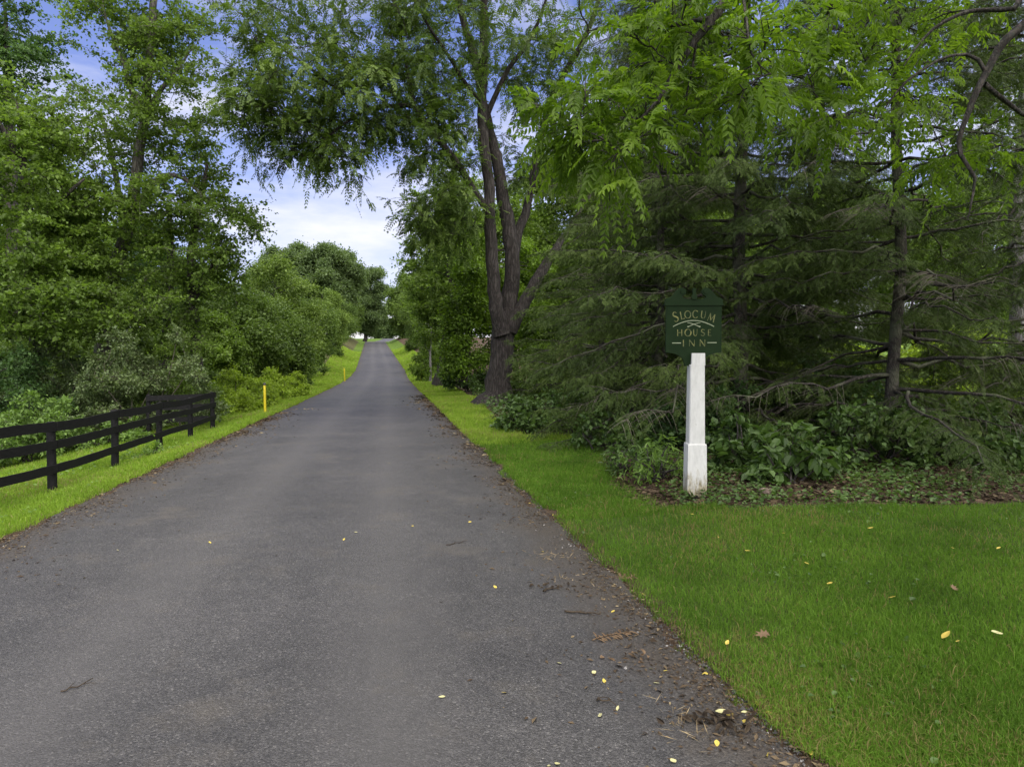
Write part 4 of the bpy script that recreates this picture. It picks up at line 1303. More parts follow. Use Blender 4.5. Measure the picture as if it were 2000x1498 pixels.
# right undergrowth
UN = dict(kind='simple', twigs=150, leaves=7, L=.095, W=.07, droop=.35, rnd=.6, tilt=.4, jit=.04, sag=.2)
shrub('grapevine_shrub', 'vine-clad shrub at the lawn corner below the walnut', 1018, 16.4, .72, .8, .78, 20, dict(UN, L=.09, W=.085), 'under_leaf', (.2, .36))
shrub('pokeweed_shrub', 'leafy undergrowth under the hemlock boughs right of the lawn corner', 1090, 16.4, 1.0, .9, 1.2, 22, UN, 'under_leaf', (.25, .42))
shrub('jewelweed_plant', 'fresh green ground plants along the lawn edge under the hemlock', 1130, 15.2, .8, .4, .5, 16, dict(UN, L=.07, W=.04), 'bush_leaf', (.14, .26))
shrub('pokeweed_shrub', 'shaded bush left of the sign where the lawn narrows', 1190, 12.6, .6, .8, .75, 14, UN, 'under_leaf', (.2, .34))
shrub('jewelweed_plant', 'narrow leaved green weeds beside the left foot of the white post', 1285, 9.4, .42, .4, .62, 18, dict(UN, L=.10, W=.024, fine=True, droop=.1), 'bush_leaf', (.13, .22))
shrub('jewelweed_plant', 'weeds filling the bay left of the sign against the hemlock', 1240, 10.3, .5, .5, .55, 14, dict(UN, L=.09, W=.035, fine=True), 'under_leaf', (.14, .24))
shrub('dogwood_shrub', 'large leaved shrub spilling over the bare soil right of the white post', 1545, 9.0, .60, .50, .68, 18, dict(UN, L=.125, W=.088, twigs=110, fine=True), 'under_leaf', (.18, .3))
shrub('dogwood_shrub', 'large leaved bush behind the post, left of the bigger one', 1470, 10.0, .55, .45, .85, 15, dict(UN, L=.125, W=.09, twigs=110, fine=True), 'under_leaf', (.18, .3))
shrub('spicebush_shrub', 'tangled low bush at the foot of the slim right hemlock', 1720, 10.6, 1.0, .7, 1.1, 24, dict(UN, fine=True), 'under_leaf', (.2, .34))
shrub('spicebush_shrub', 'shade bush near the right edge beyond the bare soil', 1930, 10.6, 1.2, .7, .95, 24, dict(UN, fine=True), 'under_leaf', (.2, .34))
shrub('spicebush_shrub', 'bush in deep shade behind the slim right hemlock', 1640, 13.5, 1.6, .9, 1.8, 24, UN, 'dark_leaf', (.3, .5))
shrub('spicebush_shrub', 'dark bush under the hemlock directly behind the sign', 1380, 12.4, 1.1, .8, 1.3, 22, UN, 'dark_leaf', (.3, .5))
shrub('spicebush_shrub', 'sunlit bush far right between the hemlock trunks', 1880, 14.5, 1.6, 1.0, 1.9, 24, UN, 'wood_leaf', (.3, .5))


shrub('thicket_shrub', 'thicket behind the walnut trunk among the hemlock boughs', 1095, 27, 1.8, 1.5, 2.6, 30, dict(SH, L=.12, W=.09, twigs=100), 'wood_leaf', (.4, .7))
shrub('thicket_shrub', 'sunlit thicket seen low between the left hemlocks', 1170, 29, 2.6, 1.8, 2.8, 34, dict(SH, L=.12, W=.09, twigs=90), 'wood_leaf', (.5, .8))
shrub('thicket_shrub', 'bright thicket in the gap between the two hemlock trunks', 1590, 24, 3.0, 1.8, 2.4, 34, dict(SH, L=.12, W=.09, twigs=90), 'lime_leaf', (.5, .8))
shrub('thicket_shrub', 'bright thicket beyond the bare branches at the far right', 1900, 23, 3.2, 1.8, 2.6, 34, dict(SH, L=.12, W=.09, twigs=90), 'lime_leaf', (.5, .8))
# ground cover in the shade at right and at the lawn edge
def ground_cover(name, label, n, xlo, xhi, ylo, yhi, mat, L, W, h, keepf=None, fine=True, cat='plants'):
    x = R.uniform(xlo, xhi, n)
    y = R.uniform(ylo, yhi, n)
    k = np.ones(n, bool) if keepf is None else keepf(x, y)
    x, y = x[k], y[k]
    m = len(x)
    z = ground_h(x, y) + R.uniform(.01, 1, m) ** 1.5 * h
    az = R.uniform(0, 2 * math.pi, m)
    D = np.stack([np.cos(az), np.sin(az), R.normal(0, .3, m)], -1)
    N = np.array((0, 0, 1.)) + R.normal(size=(m, 3)) * .35
    s = np.exp(R.normal(0, .25, m))
    V, Q = leaf_mesh(np.stack([x, y, z], -1), D, N, L * s, W * s, fine=fine)
    t = np.clip(R.normal(.5, .2, m), 0, 1)
    return tag(mesh_obj(name, V, Q, mat, tint=np.repeat(t, 2) if fine else t), label, cat, kind='stuff')


def patchy(th, sc=1.0):
    return lambda x, y: (bump(x * sc, y * sc) + R.normal(0, .15, len(x)) > th)


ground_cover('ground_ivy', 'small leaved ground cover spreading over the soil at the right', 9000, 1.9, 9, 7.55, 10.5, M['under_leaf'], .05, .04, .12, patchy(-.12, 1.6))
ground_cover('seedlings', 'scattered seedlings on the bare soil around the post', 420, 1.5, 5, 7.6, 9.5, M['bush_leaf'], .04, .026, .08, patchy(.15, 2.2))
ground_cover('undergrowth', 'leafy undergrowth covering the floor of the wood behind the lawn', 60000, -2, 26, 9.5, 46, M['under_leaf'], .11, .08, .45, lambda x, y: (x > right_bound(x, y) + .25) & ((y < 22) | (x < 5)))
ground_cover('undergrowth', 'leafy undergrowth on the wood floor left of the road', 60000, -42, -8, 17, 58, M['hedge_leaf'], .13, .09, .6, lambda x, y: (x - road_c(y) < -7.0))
ground_cover('clover', 'broad leaved clover and weeds in the grass along the fence', 7000, -14, -5, 6, 20, M['bush_leaf'], .05, .04, .09,
             lambda x, y: (x - road_c(y) < -HALF - .35) & (bump(x * 1.7, y * 1.7) + R.normal(0, .1, len(x)) > .08))


ground_cover('clover', 'patches of clover and broad leaved weeds in the right lawn', 9000, -1.5, 9, 2.2, 9, M['under_leaf'], .026, .024, .045,
             lambda x, y: (x - road_c(y) > HALF + .1) & (x < right_bound(x, y)) & (bump(x * 1.4 + 7, y * 1.6 + 1) + R.normal(0, .12, len(x)) > .22))
# ------------------------------------------------------------------ fence
def box(mb, pts8):
    mb.add(pts8, [[0, 3, 2, 1], [4, 5, 6, 7], [0, 1, 5, 4], [1, 2, 6, 5], [2, 3, 7, 6], [3, 0, 4, 7]])


fx = [(-140, 8.15), (97, 10.3), (222, 12.55), (310, 15.2), (370, 17.5), (414, 19.6)]
FP = [G(px, d) for px, d in fx]
fence = empty('board_fence', FP[3], 'black three-board paddock fence running beside the road at left', 'fence')
FH = 1.08


def fence_post(b, h):
    mb = MB()
    zz = np.array((-.25, 0, .3, .7, h - .02, h))
    pts = np.array([b + np.array((R.normal() * .004, R.normal() * .004, z)) for z in zz])
    V, Q, T = tube(pts, np.array((.068, .066, .064, .062, .060, .052)), 14, None, .015)
    mb.add(V, Q, T)
    return mb.build('post', M['fence_paint'], fence, FP[3], True)


def rail(a, b, za, zb, hh, off, sag=0.0, ends=(.0, .0)):
    """a board between two post positions, on the road side of the posts"""
    d = unit((b - a) * np.array((1, 1, 0)))
    nrm = np.array((d[1], -d[0], 0))
    n = 13
    mb = MB()
    rows = []
    ph = R.uniform(0, 6)
    for i, t in enumerate(np.linspace(0, 1, n)):
        c = a + (b - a) * t + d * ((-ends[0]) * (1 - t) + ends[1] * t)
        c = c + nrm * (off + .006 * math.sin(ph + t * 5))
        z0 = (a[2] + za) * (1 - t) + (b[2] + zb) * t + sag * math.sin(math.pi * t) * (1.3 if ph > 3 else -1.3) + .002 * R.normal()
        hw = hh * .5 * (1 + .02 * R.normal())
        for (s, q) in ((-1, -1), (1, -1), (1, 1), (-1, 1)):
            p = c + nrm * (s * .013)
            rows.append((p[0], p[1], z0 + q * hw))
    V = np.array(rows)
    Q = []
    for i in range(n - 1):
        for j in range(4):
            k = (j + 1) % 4
            Q.append([i * 4 + j, i * 4 + k, (i + 1) * 4 + k, (i + 1) * 4 + j])
    Q += [[3, 2, 1, 0], [(n - 1) * 4 + j for j in range(4)]]
    mb.add(V, Q)
    return mb.build('rail', M['fence_paint'], fence, FP[3])


for b in FP:
    fence_post(b, FH)
for i in range(5):
    a, b = FP[i], FP[i + 1]
    for z, hh, sag in ((FH - .07, .145, .018), (.735, .13, .005), (.375, .13, .006)):
        rail(a, b, z, z, hh, .078, sag, (-.004, -.004) if i < 4 else (-.004, .07))
# return section at the corner
c0 = FP[5]
c1 = G(289, 19.0)
c1[2] = c0[2] - .03
fence_post(c1, FH)
for z, hh in ((FH - .09, .15), (.72, .14), (.37, .14)):
    rail(c0, c1, z - .02, z - .02, hh, -.085, .004, (-.10, .05))

# ------------------------------------------------------------------ yellow stakes
def stake(px, d, h, r, tilt, label, cap):
    b = G(px, d)
    root = empty('marker_stake', b, label, 'stake', 'yellow marker stakes along the verges')
    root.rotation_euler = (0, tilt, R.uniform(0, 6) * 0)
    mb = MB()
    V, Q, T = tube(np.array([(0, 0, -.2), (0, 0, .3), (0, 0, h * .6), (0, 0, h - .02), (0, 0, h)]), np.array((r, r, r, r, r * .8)), 12)
    mb.add(V, Q, T)
    mb.build('stake_pole', M['yellow_plastic'], root, None, True)
    if cap:
        mb = MB()
        V, Q, T = tube(np.array([(0, 0, h - .05), (0, 0, h - .01), (0, 0, h + .03)]), np.array((r * 1.18, r * 1.2, r * 1.05)), 12)
        mb.add(V, Q, T)
        mb.build('cap', M['black_cap'], root, None, True)


stake(517, 22.6, 1.02, .042, -.01, 'yellow marker stake with black cap, nearest on the left verge', True)
stake(673.5, 56, 1.10, .045, -.05, 'smaller yellow marker stake farther up the left verge', False)
stake(822, 55, 1.02, .04, .12, 'tilted yellow marker stake on the right verge', False)

# ------------------------------------------------------------------ sign
S_D = 8.3
SB = G(1359, S_D)
SB[2] = float(ground_h(SB[0], SB[1]))
sign = empty('entrance_sign', SB, 'dark green scroll-topped sign board with faded gold lettering on a white square post', 'sign')
sign.rotation_euler = (0, 0, math.radians(-1.5))
MMPX = S_D / F


def sq_sleeve(z0, z1, w0, w1, y_off=0):
    mb = MB()
    bv = .012
    rings = []
    for z, w in ((z0, w0), (z1 - .006, w1), (z1, w1 - .008)):
        h = w / 2
        ring = []
        for sx, sy in ((-1, -1), (1, -1), (1, 1), (-1, 1)):
            for (ax, ay) in (((bv, 0), (0, bv)) if sx * sy < 0 else ((0, bv), (bv, 0))):
                ring.append((sx * (h - ax), sy * (h - ay) + y_off, z))
        rings.append(ring)
    V = np.array([p for r in rings for p in r])
    Q = [[i * 8 + j, i * 8 + (j + 1) % 8, (i + 1) * 8 + (j + 1) % 8, (i + 1) * 8 + j] for i in range(2) for j in range(8)]
    V = np.vstack([V, [(0, y_off, z1)]])
    T = [[24, 16 + j, 16 + (j + 1) % 8] for j in range(8)]
    mb.add(V, Q, T)
    return mb


zpx = lambda y: CAM_H - (y - 705) * MMPX - SB[2]
PW = .182
post = sq_sleeve(.60, zpx(712), PW + .012, PW - .006).build('post', M['post'], sign)
# front leaf of the sleeve that stands up before the board
mb = MB()
V, Q, T = [], [], []
fh = .030
x0, x1 = -PW / 2 + .018, PW / 2 - .0
za, zb = zpx(714), zpx(690)
yf, yb = -PW / 2 - .0, -PW / 2 + .045
box(mb, np.array([(x0, yf, za), (x1, yf, za), (x1, yb, za), (x0, yb, za), (x0 + .004, yf + .004, zb), (x1 - .004, yf + .004, zb), (x1 - .004, yb, zb), (x0 + .004, yb, zb)]))
mb.build('front_cleat', M['post'], sign)
# plinth with a rotted, broken bottom edge
mb = MB()
pw0, pw1 = .236, .222
n = 10
ring_top, ring_bot = [], []
cor = [(-1, -1), (1, -1), (1, 1), (-1, 1)]
for s in range(4):
    a, b = cor[s], cor[(s + 1) % 4]
    for i in range(n):
        t = i / n
        ring_bot.append(((a[0] + (b[0] - a[0]) * t) * pw0 / 2, (a[1] + (b[1] - a[1]) * t) * pw0 / 2, 0))
ring_bot = np.array(ring_bot)
prof = np.array([.085, .06, .035, .03, .05, .045, .02, .0, -.01, .015] * 4)
zt = zpx(866)
b0 = ring_bot.copy()
b0[:, 2] = prof + R.normal(0, .008, len(prof))
b1 = ring_bot * (pw1 / pw0)
b1[:, 2] = zt - .012
b2 = ring_bot * (pw1 / pw0 * .97)
b2[:, 2] = zt
b3 = ring_bot * (PW / pw0 * .98)
b3[:, 2] = zt + .002
V = np.vstack([b0, b1, b2, b3])
m = len(b0)
Q = [[i * m + j, i * m + (j + 1) % m, (i + 1) * m + (j + 1) % m, (i + 1) * m + j] for i in range(3) for j in range(m)]
mb.add(V, Q)
mb.build('plinth', M['post'], sign)
# dark timber core seen where the sleeve has broken away
mb = MB()
c = .095
box(mb, np.array([(-c, -c, -.2), (c, -c, -.2), (c, c, -.2), (-c, c, -.2), (-c, -c, .30), (c, -c, .30), (c, c, .30), (-c, c, .30)]))
mb.build('timber_core', M['dark_bark'], sign)


def prism(mb, outline, y0, y1):
    """extrude a closed (x,z) outline from y0 to y1; ngon faces by a triangle fan via tessellation"""
    from mathutils.geometry import tessellate_polygon
    n = len(outline)
    V = [(x, y0, z) for x, z in outline] + [(x, y1, z) for x, z in outline]
    tri = tessellate_polygon([[Vector((x, 0, z)) for x, z in outline]])
    T = [list(t) for t in tri] + [[v + n for v in t[::-1]] for t in tri]
    Q = [[j, (j + 1) % n, n + (j + 1) % n, n + j] for j in range(n)]
    mb.add(V, Q, T)


BX = 107 * MMPX / 2 / math.cos(math.radians(3))
cx0 = (1353.5 - 1359) * MMPX
bz0, bz1 = zpx(689), zpx(597)
yB0, yB1 = -.022, .022
# board: rectangle with concave lower corners running into a tongue
out = [(-BX, bz1), (-BX, bz0)]
for t in np.linspace(0, 1, 9):
    a = t * math.pi / 2
    out.append((-BX * .36 - BX * .62 * math.cos(a) * 1.0, bz0 - .115 * math.sin(a) ** 1.0 * 1.0 + 0 * a) if False else (-BX * .97 + BX * .62 * math.sin(a), bz0 - .115 * (1 - math.cos(a))))
out.append((-BX * .3, bz0 - .16))
right = [(-x, z) for x, z in out[::-1]]
outline = [(x + cx0, z) for x, z in out + right]
mb = MB()
prism(mb, outline, yB0, yB1)
board = mb.build('board', M['sign_paint'], sign)
# moulding under the pediment
mb = MB()
hx = BX + .018
zc0, zc1 = bz1 - .004, bz1 + .022
box(mb, np.array([(cx0 - hx, -.036, zc0), (cx0 + hx, -.036, zc0), (cx0 + hx, .036, zc0), (cx0 - hx, .036, zc0),
                  (cx0 - hx, -.036, zc1), (cx0 + hx, -.036, zc1), (cx0 + hx, .036, zc1), (cx0 - hx, .036, zc1)]))
mb.build('cornice', M['sign_paint'], sign)
# swan-neck pediment: two scrolls and a finial
H = .190
half = [(-1.0, 0), (-1.0, .28), (-.93, .34), (-.86, .37), (-.78, .45), (-.70, .60), (-.62, .80), (-.53, .95), (-.44, 1.0), (-.36, .97), (-.30, .88), (-.275, .76),
        (-.29, .62), (-.34, .52), (-.40, .48), (-.42, .42), (-.36, .32), (-.24, .26), (-.12, .28), (0, .30)]
ped = [(x * (BX + .012) + cx0, zc1 + z * H) for x, z in half] + [(-x * (BX + .012) + cx0, zc1 + z * H) for x, z in half[-2::-1]]
mb = MB()
prism(mb, ped, -.024, .024)
mb.build('pediment', M['sign_paint'], sign)
for s in (-1, 1):
    mb = MB()
    a = np.linspace(0, 2 * math.pi, 15)[:-1]
    prism(mb, [(cx0 + s * .42 * BX + math.cos(t) * .026, zc1 + .74 * H + math.sin(t) * .025) for t in a], -.034, -.0245)
    mb.build('scroll', M['sign_paint'], sign)
mb = MB()
prism(mb, [(cx0 - .030, zc1 + .26 * H), (cx0 - .036, zc1 + .42 * H), (cx0 - .018, zc1 + .58 * H), (cx0 - .024, zc1 + .92 * H), (cx0 - .008, zc1 + .98 * H), (cx0 + .020, zc1 + .92 * H), (cx0 + .018, zc1 + .58 * H), (cx0 + .036, zc1 + .42 * H), (cx0 + .030, zc1 + .26 * H)], -.042, -.0246)
mb.build('finial', M['sign_paint'], sign)

# lettering, cut as strokes of varying width
LET = {
    'S': [([(.86, .84), (.66, .97), (.40, 1.0), (.18, .88), (.16, .70), (.34, .57), (.62, .47), (.84, .33), (.82, .13), (.58, .0), (.30, .0), (.06, .14)], (.05, .07, .10, .13, .15, .17, .17, .15, .12, .10, .07, .05))],
    'L': [([(.22, 1), (.22, 0)], (.15, .15)), ([(.22, .04), (.5, .04), (.95, .07)], (.09, .09, .12))],
    'O': [([(.5 + .46 * math.cos(t), .5 + .5 * math.sin(t)) for t in np.linspace(math.pi / 2, math.pi * 2.5, 25)], tuple(.06 + .11 * abs(math.cos(t + .25)) for t in np.linspace(math.pi / 2, math.pi * 2.5, 25)))],
    'C': [([(.52 + .46 * math.cos(t), .5 + .5 * math.sin(t)) for t in np.linspace(.75, 2 * math.pi - .75, 19)], tuple(.06 + .11 * abs(math.cos(t)) for t in np.linspace(.75, 2 * math.pi - .75, 19)))],
    'U': [([(.14, 1), (.14, .32), (.24, .1), (.46, 0), (.68, .06), (.82, .28), (.84, 1)], (.15, .15, .13, .09, .07, .06, .06))],
    'M': [([(.06, 0), (.16, 1)], (.06, .07)), ([(.16, 1), (.5, .14)], (.15, .13)), ([(.5, .14), (.84, 1)], (.06, .07)), ([(.84, 1), (.96, 0)], (.15, .15))],
    'H': [([(.14, 1), (.14, 0)], (.14, .14)), ([(.86, 1), (.86, 0)], (.14, .14)), ([(.14, .52), (.86, .52)], (.06, .06))],
    'E': [([(.2, 1), (.2, 0)], (.14, .14)), ([(.2, .97), (.8, .97)], (.06, .07)), ([(.2, .53), (.68, .53)], (.06, .06)), ([(.2, .03), (.84, .03)], (.06, .08))],
    'I': [([(.5, 1), (.5, 0)], (.16, .16))],
    'N': [([(.14, 0), (.14, 1)], (.07, .07)), ([(.14, 1), (.86, 0)], (.15, .15)), ([(.86, 0), (.86, 1)], (.07, .07))],
}


def ribbon(mb, pts, wid, y0, y1):
    pts = np.asarray(pts, float)
    wid = np.asarray(wid, float)
    t = unit(np.gradient(pts, axis=0))
    nr = np.stack([-t[:, 1], t[:, 0]], -1) * wid[:, None] * .5
    a, b = pts + nr, pts - nr
    n = len(pts)
    V = [(x, y0, z) for x, z in a] + [(x, y0, z) for x, z in b] + [(x, y1, z) for x, z in a] + [(x, y1, z) for x, z in b]
    Q = []
    for i in range(n - 1):
        Q += [[i, i + 1, n + i + 1, n + i], [i, 2 * n + i, 2 * n + i + 1, i + 1], [n + i, n + i + 1, 3 * n + i + 1, 3 * n + i]]
    Q += [[0, n, 3 * n, 2 * n], [n - 1, 3 * n - 1, 4 * n - 1, 2 * n - 1]]
    mb.add(V, Q)


ZP = 9.08  # survey scale of the close-up of the board: picture units per pixel


def SX(zx):
    return cx0 + ((zx - 672) / ZP) * MMPX / math.cos(math.radians(3))


def SZ(zy):
    return zpx(555 + zy / ZP)


yF = yB0


def word(mb, rows):
    for ch, xc, ytop, ybot, w, rot in rows:
        for pts, wd in LET[ch]:
            wpx = w / ZP * MMPX
            hh = SZ(ytop) - SZ(ybot)
            q = []
            for x, z in pts:
                lx, lz = (x - .5) * wpx, (z - .5) * hh
                ca, sa = math.cos(rot), math.sin(rot)
                q.append((SX(xc) + lx * ca - lz * sa, SZ((ytop + ybot) / 2) + lx * sa + lz * ca))
            ribbon(mb, q, np.array(wd) * hh * .85, yF - .0035, yF - .0004)


mb = MB()
word(mb, [('S', 350, 500, 668, 96, .30), ('L', 465, 492, 630, 74, .20), ('O', 563, 482, 610, 112, .08), ('C', 697, 474, 606, 104, -.03), ('U', 838, 482, 614, 96, -.12), ('M', 978, 530, 672, 118, -.30),
          ('H', 425, 808, 922, 100, .02), ('O', 570, 802, 924, 116, 0), ('U', 700, 802, 920, 86, 0), ('S', 832, 806, 918, 80, 0), ('E', 950, 808, 918, 76, 0),
          ('I', 490, 990, 1108, 50, 0), ('N', 640, 990, 1104, 120, 0), ('N', 825, 985, 1106, 116, 0)])
mb.build('lettering', M['gold'], board)
mb = MB()
arc = [(SX(305 + 720 * t), SZ(758 - 108 * math.sin(math.pi * t) ** .9)) for t in np.linspace(0, 1, 25)]
ribbon(mb, arc, [.009] * 25, yF - .0038, yF - .0004)
for x0, x1, yy in ((292, 446, 1046), (912, 1072, 1040)):
    ribbon(mb, [(SX(x0), SZ(yy)), (SX(x1), SZ(yy))], [.010, .010], yF - .0038, yF - .0004)
mb.build('line_ornament', M['pale_gold'], board)
mb = MB()
for s in (-1, 1):
    pts = [(672 - s * 112, 690), (672 - s * 60, 696), (672, 716), (672 + s * 60, 742), (672 + s * 95, 758)]
    ribbon(mb, [(SX(a), SZ(b)) for a, b in pts], [.005, .007, .007, .007, .009], yF - .0030 - .0008 * (s > 0), yF - .0004)
    a = np.linspace(0, 2 * math.pi, 11)[:-1]
    prism(mb, [(SX(672 + s * 100) + math.cos(t) * .011, SZ(758) + math.sin(t) * .008) for t in a], yF - .0046, yF - .0004)
mb.build('emblem', M['pale_gold'], board)


# ------------------------------------------------------------------ litter on the road edges
def flakes(name, label, cat, x, y, zoff, L, W, mat, flat=.35, bias=.45):
    n = len(x)
    u = x - road_c(y)
    z = np.where(np.abs(u) < HALF, road_z(y) + .012 + .03 * (1 - (u / HALF) ** 2), ground_h(x, y)) + zoff
    az = R.uniform(0, 2 * math.pi, n)
    D = np.stack([np.cos(az), np.sin(az), R.normal(0, .12, n)], -1)
    N = np.array((0, 0, 1.)) + R.normal(size=(n, 3)) * flat
    s = np.exp(R.normal(0, .35, n))
    V, Q = leaf_mesh(np.stack([x, y, z], -1), D, N, L * s, W * s)
    return tag(mesh_obj(name, V, Q, mat, tint=np.clip(R.normal(bias, .25, n), 0, 1)), label, cat, kind='stuff')


n = 15000
y = 2.3 + 32 * R.uniform(0, 1, n) ** 1.9
w = R.exponential(.20, n)
x = road_c(y) + HALF + .12 - w
cl_ = (bump(x * 2.3 + 1, y * 1.9) + R.normal(0, .2, n)) > -.05
x, y = x[cl_], y[cl_]
flakes('leaf_litter', 'brown crumbled leaf litter strewn along the right edge of the asphalt', 'leaf litter', x, y, .005, .026 * np.maximum(1, y / 7), .011 * np.maximum(1, y / 7), M['litter'])
n = 10000
y = 5 + 18 * R.uniform(0, 1, n) ** 1.3
w = R.exponential(.22, n)
x = road_c(y) - HALF - .10 + w
cl_ = (bump(x * 2.3 + 4, y * 1.9) + R.normal(0, .25, n)) > -.02
x, y = x[cl_], y[cl_]
flakes('leaf_litter', 'dark brown leaf litter lining the left edge of the asphalt by the fence', 'leaf litter', x, y, .005, .026 * np.maximum(1, y / 8), .012 * np.maximum(1, y / 8), M['litter'])
n = 9000
x = R.uniform(1.2, 8, n)
y = R.uniform(7.2, 10.5, n)
k = x > right_bound(x, y) - .1
flakes('leaf_litter', 'old brown leaves and bark on the bare soil around the post', 'leaf litter', x[k], y[k], .012, .06, .035, M['litter'], .5, .4)
# loose stones at the broken edges of the asphalt
n = 9000
y = 2.2 + 16 * R.uniform(0, 1, n) ** 1.7
sd = np.where(R.uniform(size=n) < .6, 1, -1)
x = road_c(y) + sd * (HALF - .02 - R.exponential(.13, n) + .08)
u = x - road_c(y)
z = road_z(y) + .014 + .03 * np.clip(1 - (u / HALF) ** 2, 0, 1) - .012 * (np.abs(u) > HALF)
c = np.stack([x, y, z], -1)
s = .0045 * np.exp(R.normal(0, .35, n))[:, None, None] * (1 + .25 * R.normal(size=(n, 6, 1)))
o6 = np.array([(1, 0, 0), (-1, 0, 0), (0, 1, 0), (0, -1, 0), (0, 0, 1), (0, 0, -1)], float)
V = (c[:, None] + o6[None] * s).reshape(-1, 3)
ft = np.array([(0, 2, 4), (2, 1, 4), (1, 3, 4), (3, 0, 4), (2, 0, 5), (1, 2, 5), (3, 1, 5), (0, 3, 5)])
T = (np.arange(n)[:, None, None] * 6 + ft[None]).reshape(-1, 3)
tag(mesh_obj('gravel', V, T, M['gravel'], tint=np.repeat(np.clip(R.normal(.5, .25, n), 0, 1), 8)), 'loose grey stones along the crumbling edges of the asphalt', 'gravel', kind='stuff')


# individual fallen leaves
def road_top(x, y):
    u = x - float(road_c(y))
    if abs(u) < HALF:
        return float(road_z(y)) + .012 + .03 * (1 - (u / HALF) ** 2)
    return float(ground_h(x, y))


def leaf_proto(name, outline, mat, bend=.25):
    n = len(outline)
    V = [(x, y, bend * (abs(x) * .55 + (y - .5) ** 2 * .3)) for x, y in outline]
    V = np.array(V + [(0, .52, -.05 * bend)])
    T = [[j, (j + 1) % n, n] for j in range(n)]
    o = mesh_obj(name, V - np.array((0, .5, 0)), np.array(T), mat, smooth_shade=False)
    return o


OV = [(0, 0), (.14, .12), (.24, .32), (.25, .5), (.18, .74), (.07, .92), (0, 1), (-.07, .92), (-.18, .74), (-.25, .5), (-.24, .32), (-.14, .12)]
LOB = [(0, 0), (.05, .1), (.30, .08), (.14, .28), (.46, .36), (.18, .5), (.36, .78), (.12, .70), (0, 1), (-.12, .70), (-.36, .78), (-.18, .5), (-.46, .36), (-.14, .28), (-.30, .08), (-.05, .1)]


def place_ground(px, py):
    """surface point under a picture point, marching along the sight line"""
    lo, hi = 1.0, 60.0
    for _ in range(60):
        m = (lo + hi) / 2
        p = P(px, py, m)
        if p[2] > road_top(p[0], p[1]):
            lo = m
        else:
            hi = m
    p = P(px, py, lo)
    return np.array((p[0], p[1], road_top(p[0], p[1])))


PRO = {}


def fallen(px, py, size, mat, label, group, lob=False, dz=.006):
    p = place_ground(px, py)
    key = (mat, lob)
    if key not in PRO:
        o = leaf_proto('fallen_leaf', LOB if lob else OV, M[mat])
        PRO[key] = o
    else:
        o = PRO[key].copy()
        COL.objects.link(o)
    o.location = Vector((float(p[0]), float(p[1]), float(p[2]) + dz))
    o.rotation_euler = (R.normal() * .25, R.normal() * .25, R.uniform(0, 6.28))
    o.scale = (size * R.uniform(.85, 1.2), size, size)
    tag(o, label, 'leaf', group)
    return o


GY = 'yellow leaves fallen on the asphalt'
LY = 'yellow oval leaf lying on the grey asphalt'
for px, py in ((165, 1129), (1002, 1212), (1092, 1296), (1034, 1137), (1172, 1398), (1206, 1385), (1197, 1195), (1263, 1198), (1282, 1335), (863, 1362), (672, 1054), (806, 1028), (695, 1040), (918, 1020),
               (954, 1000), (985, 1354), (1160, 1314), (1180, 1331), (967, 1147), (620, 985), (1235, 1160), (1454, 1392), (1453, 1410), (1300, 1311), (1271, 1307), (1060, 1078), (1205, 1128), (565, 787), (640, 800), (760, 905), (850, 950),
               (1072, 1497), (1088, 1493), (1315, 1487), (1499, 1477), (1400, 1453), (540, 1085), (410, 1060), (230, 1075)):
    fallen(px, py, R.uniform(.026, .046), 'yellow_leaf' if R.uniform() < .7 else 'pale_dead_leaf', LY, GY)
GE = 'yellow leaves where asphalt meets lawn'
for px, py in ((1376, 1314), (1404, 1325), (1424, 1332), (1380, 1320), (1340, 1255), (1310, 1228), (1250, 1170), (1232, 1158), (1100, 1045), (1500, 1395), (1573, 1435), (1568, 1457), (1590, 1472), (1625, 1490), (1540, 1415), (1185, 1120), (1150, 1088), (1080, 1010), (1036, 985), (1480, 1380)):
    fallen(px + R.normal() * 4, py + R.normal() * 3, R.uniform(.028, .045), 'yellow_leaf' if R.uniform() < .8 else 'brown_leaf', 'yellow leaf caught along the seam of asphalt and lawn', GE, dz=.012)
fallen(1410, 1391, .075, 'pale_dead_leaf', 'pair of pale yellow leaves side by side on the asphalt, paler one', None)
fallen(1425, 1397, .06, 'yellow_leaf', 'yellower of the two leaves side by side on the asphalt', None)
GL = 'yellow leaves on the lawn'
for px, py in ((1403, 1058), (1460, 1085), (1420, 1268), (1870, 1266), (1530, 1050), (1352, 1012), (1640, 1075), (1742, 1178), (1860, 1080), (1575, 1110), (1950, 1080), (1700, 1040), (1620, 1150)):
    fallen(px, py, R.uniform(.04, .055), 'yellow_leaf', 'small yellow leaf lying in the lawn grass', GL, dz=.045)
fallen(1847, 1255, .075, 'yellow_leaf', 'bright yellow leaf in the lawn at lower right', None, dz=.05)
fallen(1947, 1251, .08, 'pale_dead_leaf', 'pale green upturned leaf on the lawn near the right edge', None, dz=.05)
fallen(1488, 1254, .095, 'brown_leaf', 'brown lobed leaf lying on the lawn', None, lob=True, dz=.05)
fallen(1862, 1160, .075, 'brown_leaf', 'tan lobed leaf in the upper part of the lawn', None, lob=True, dz=.05)


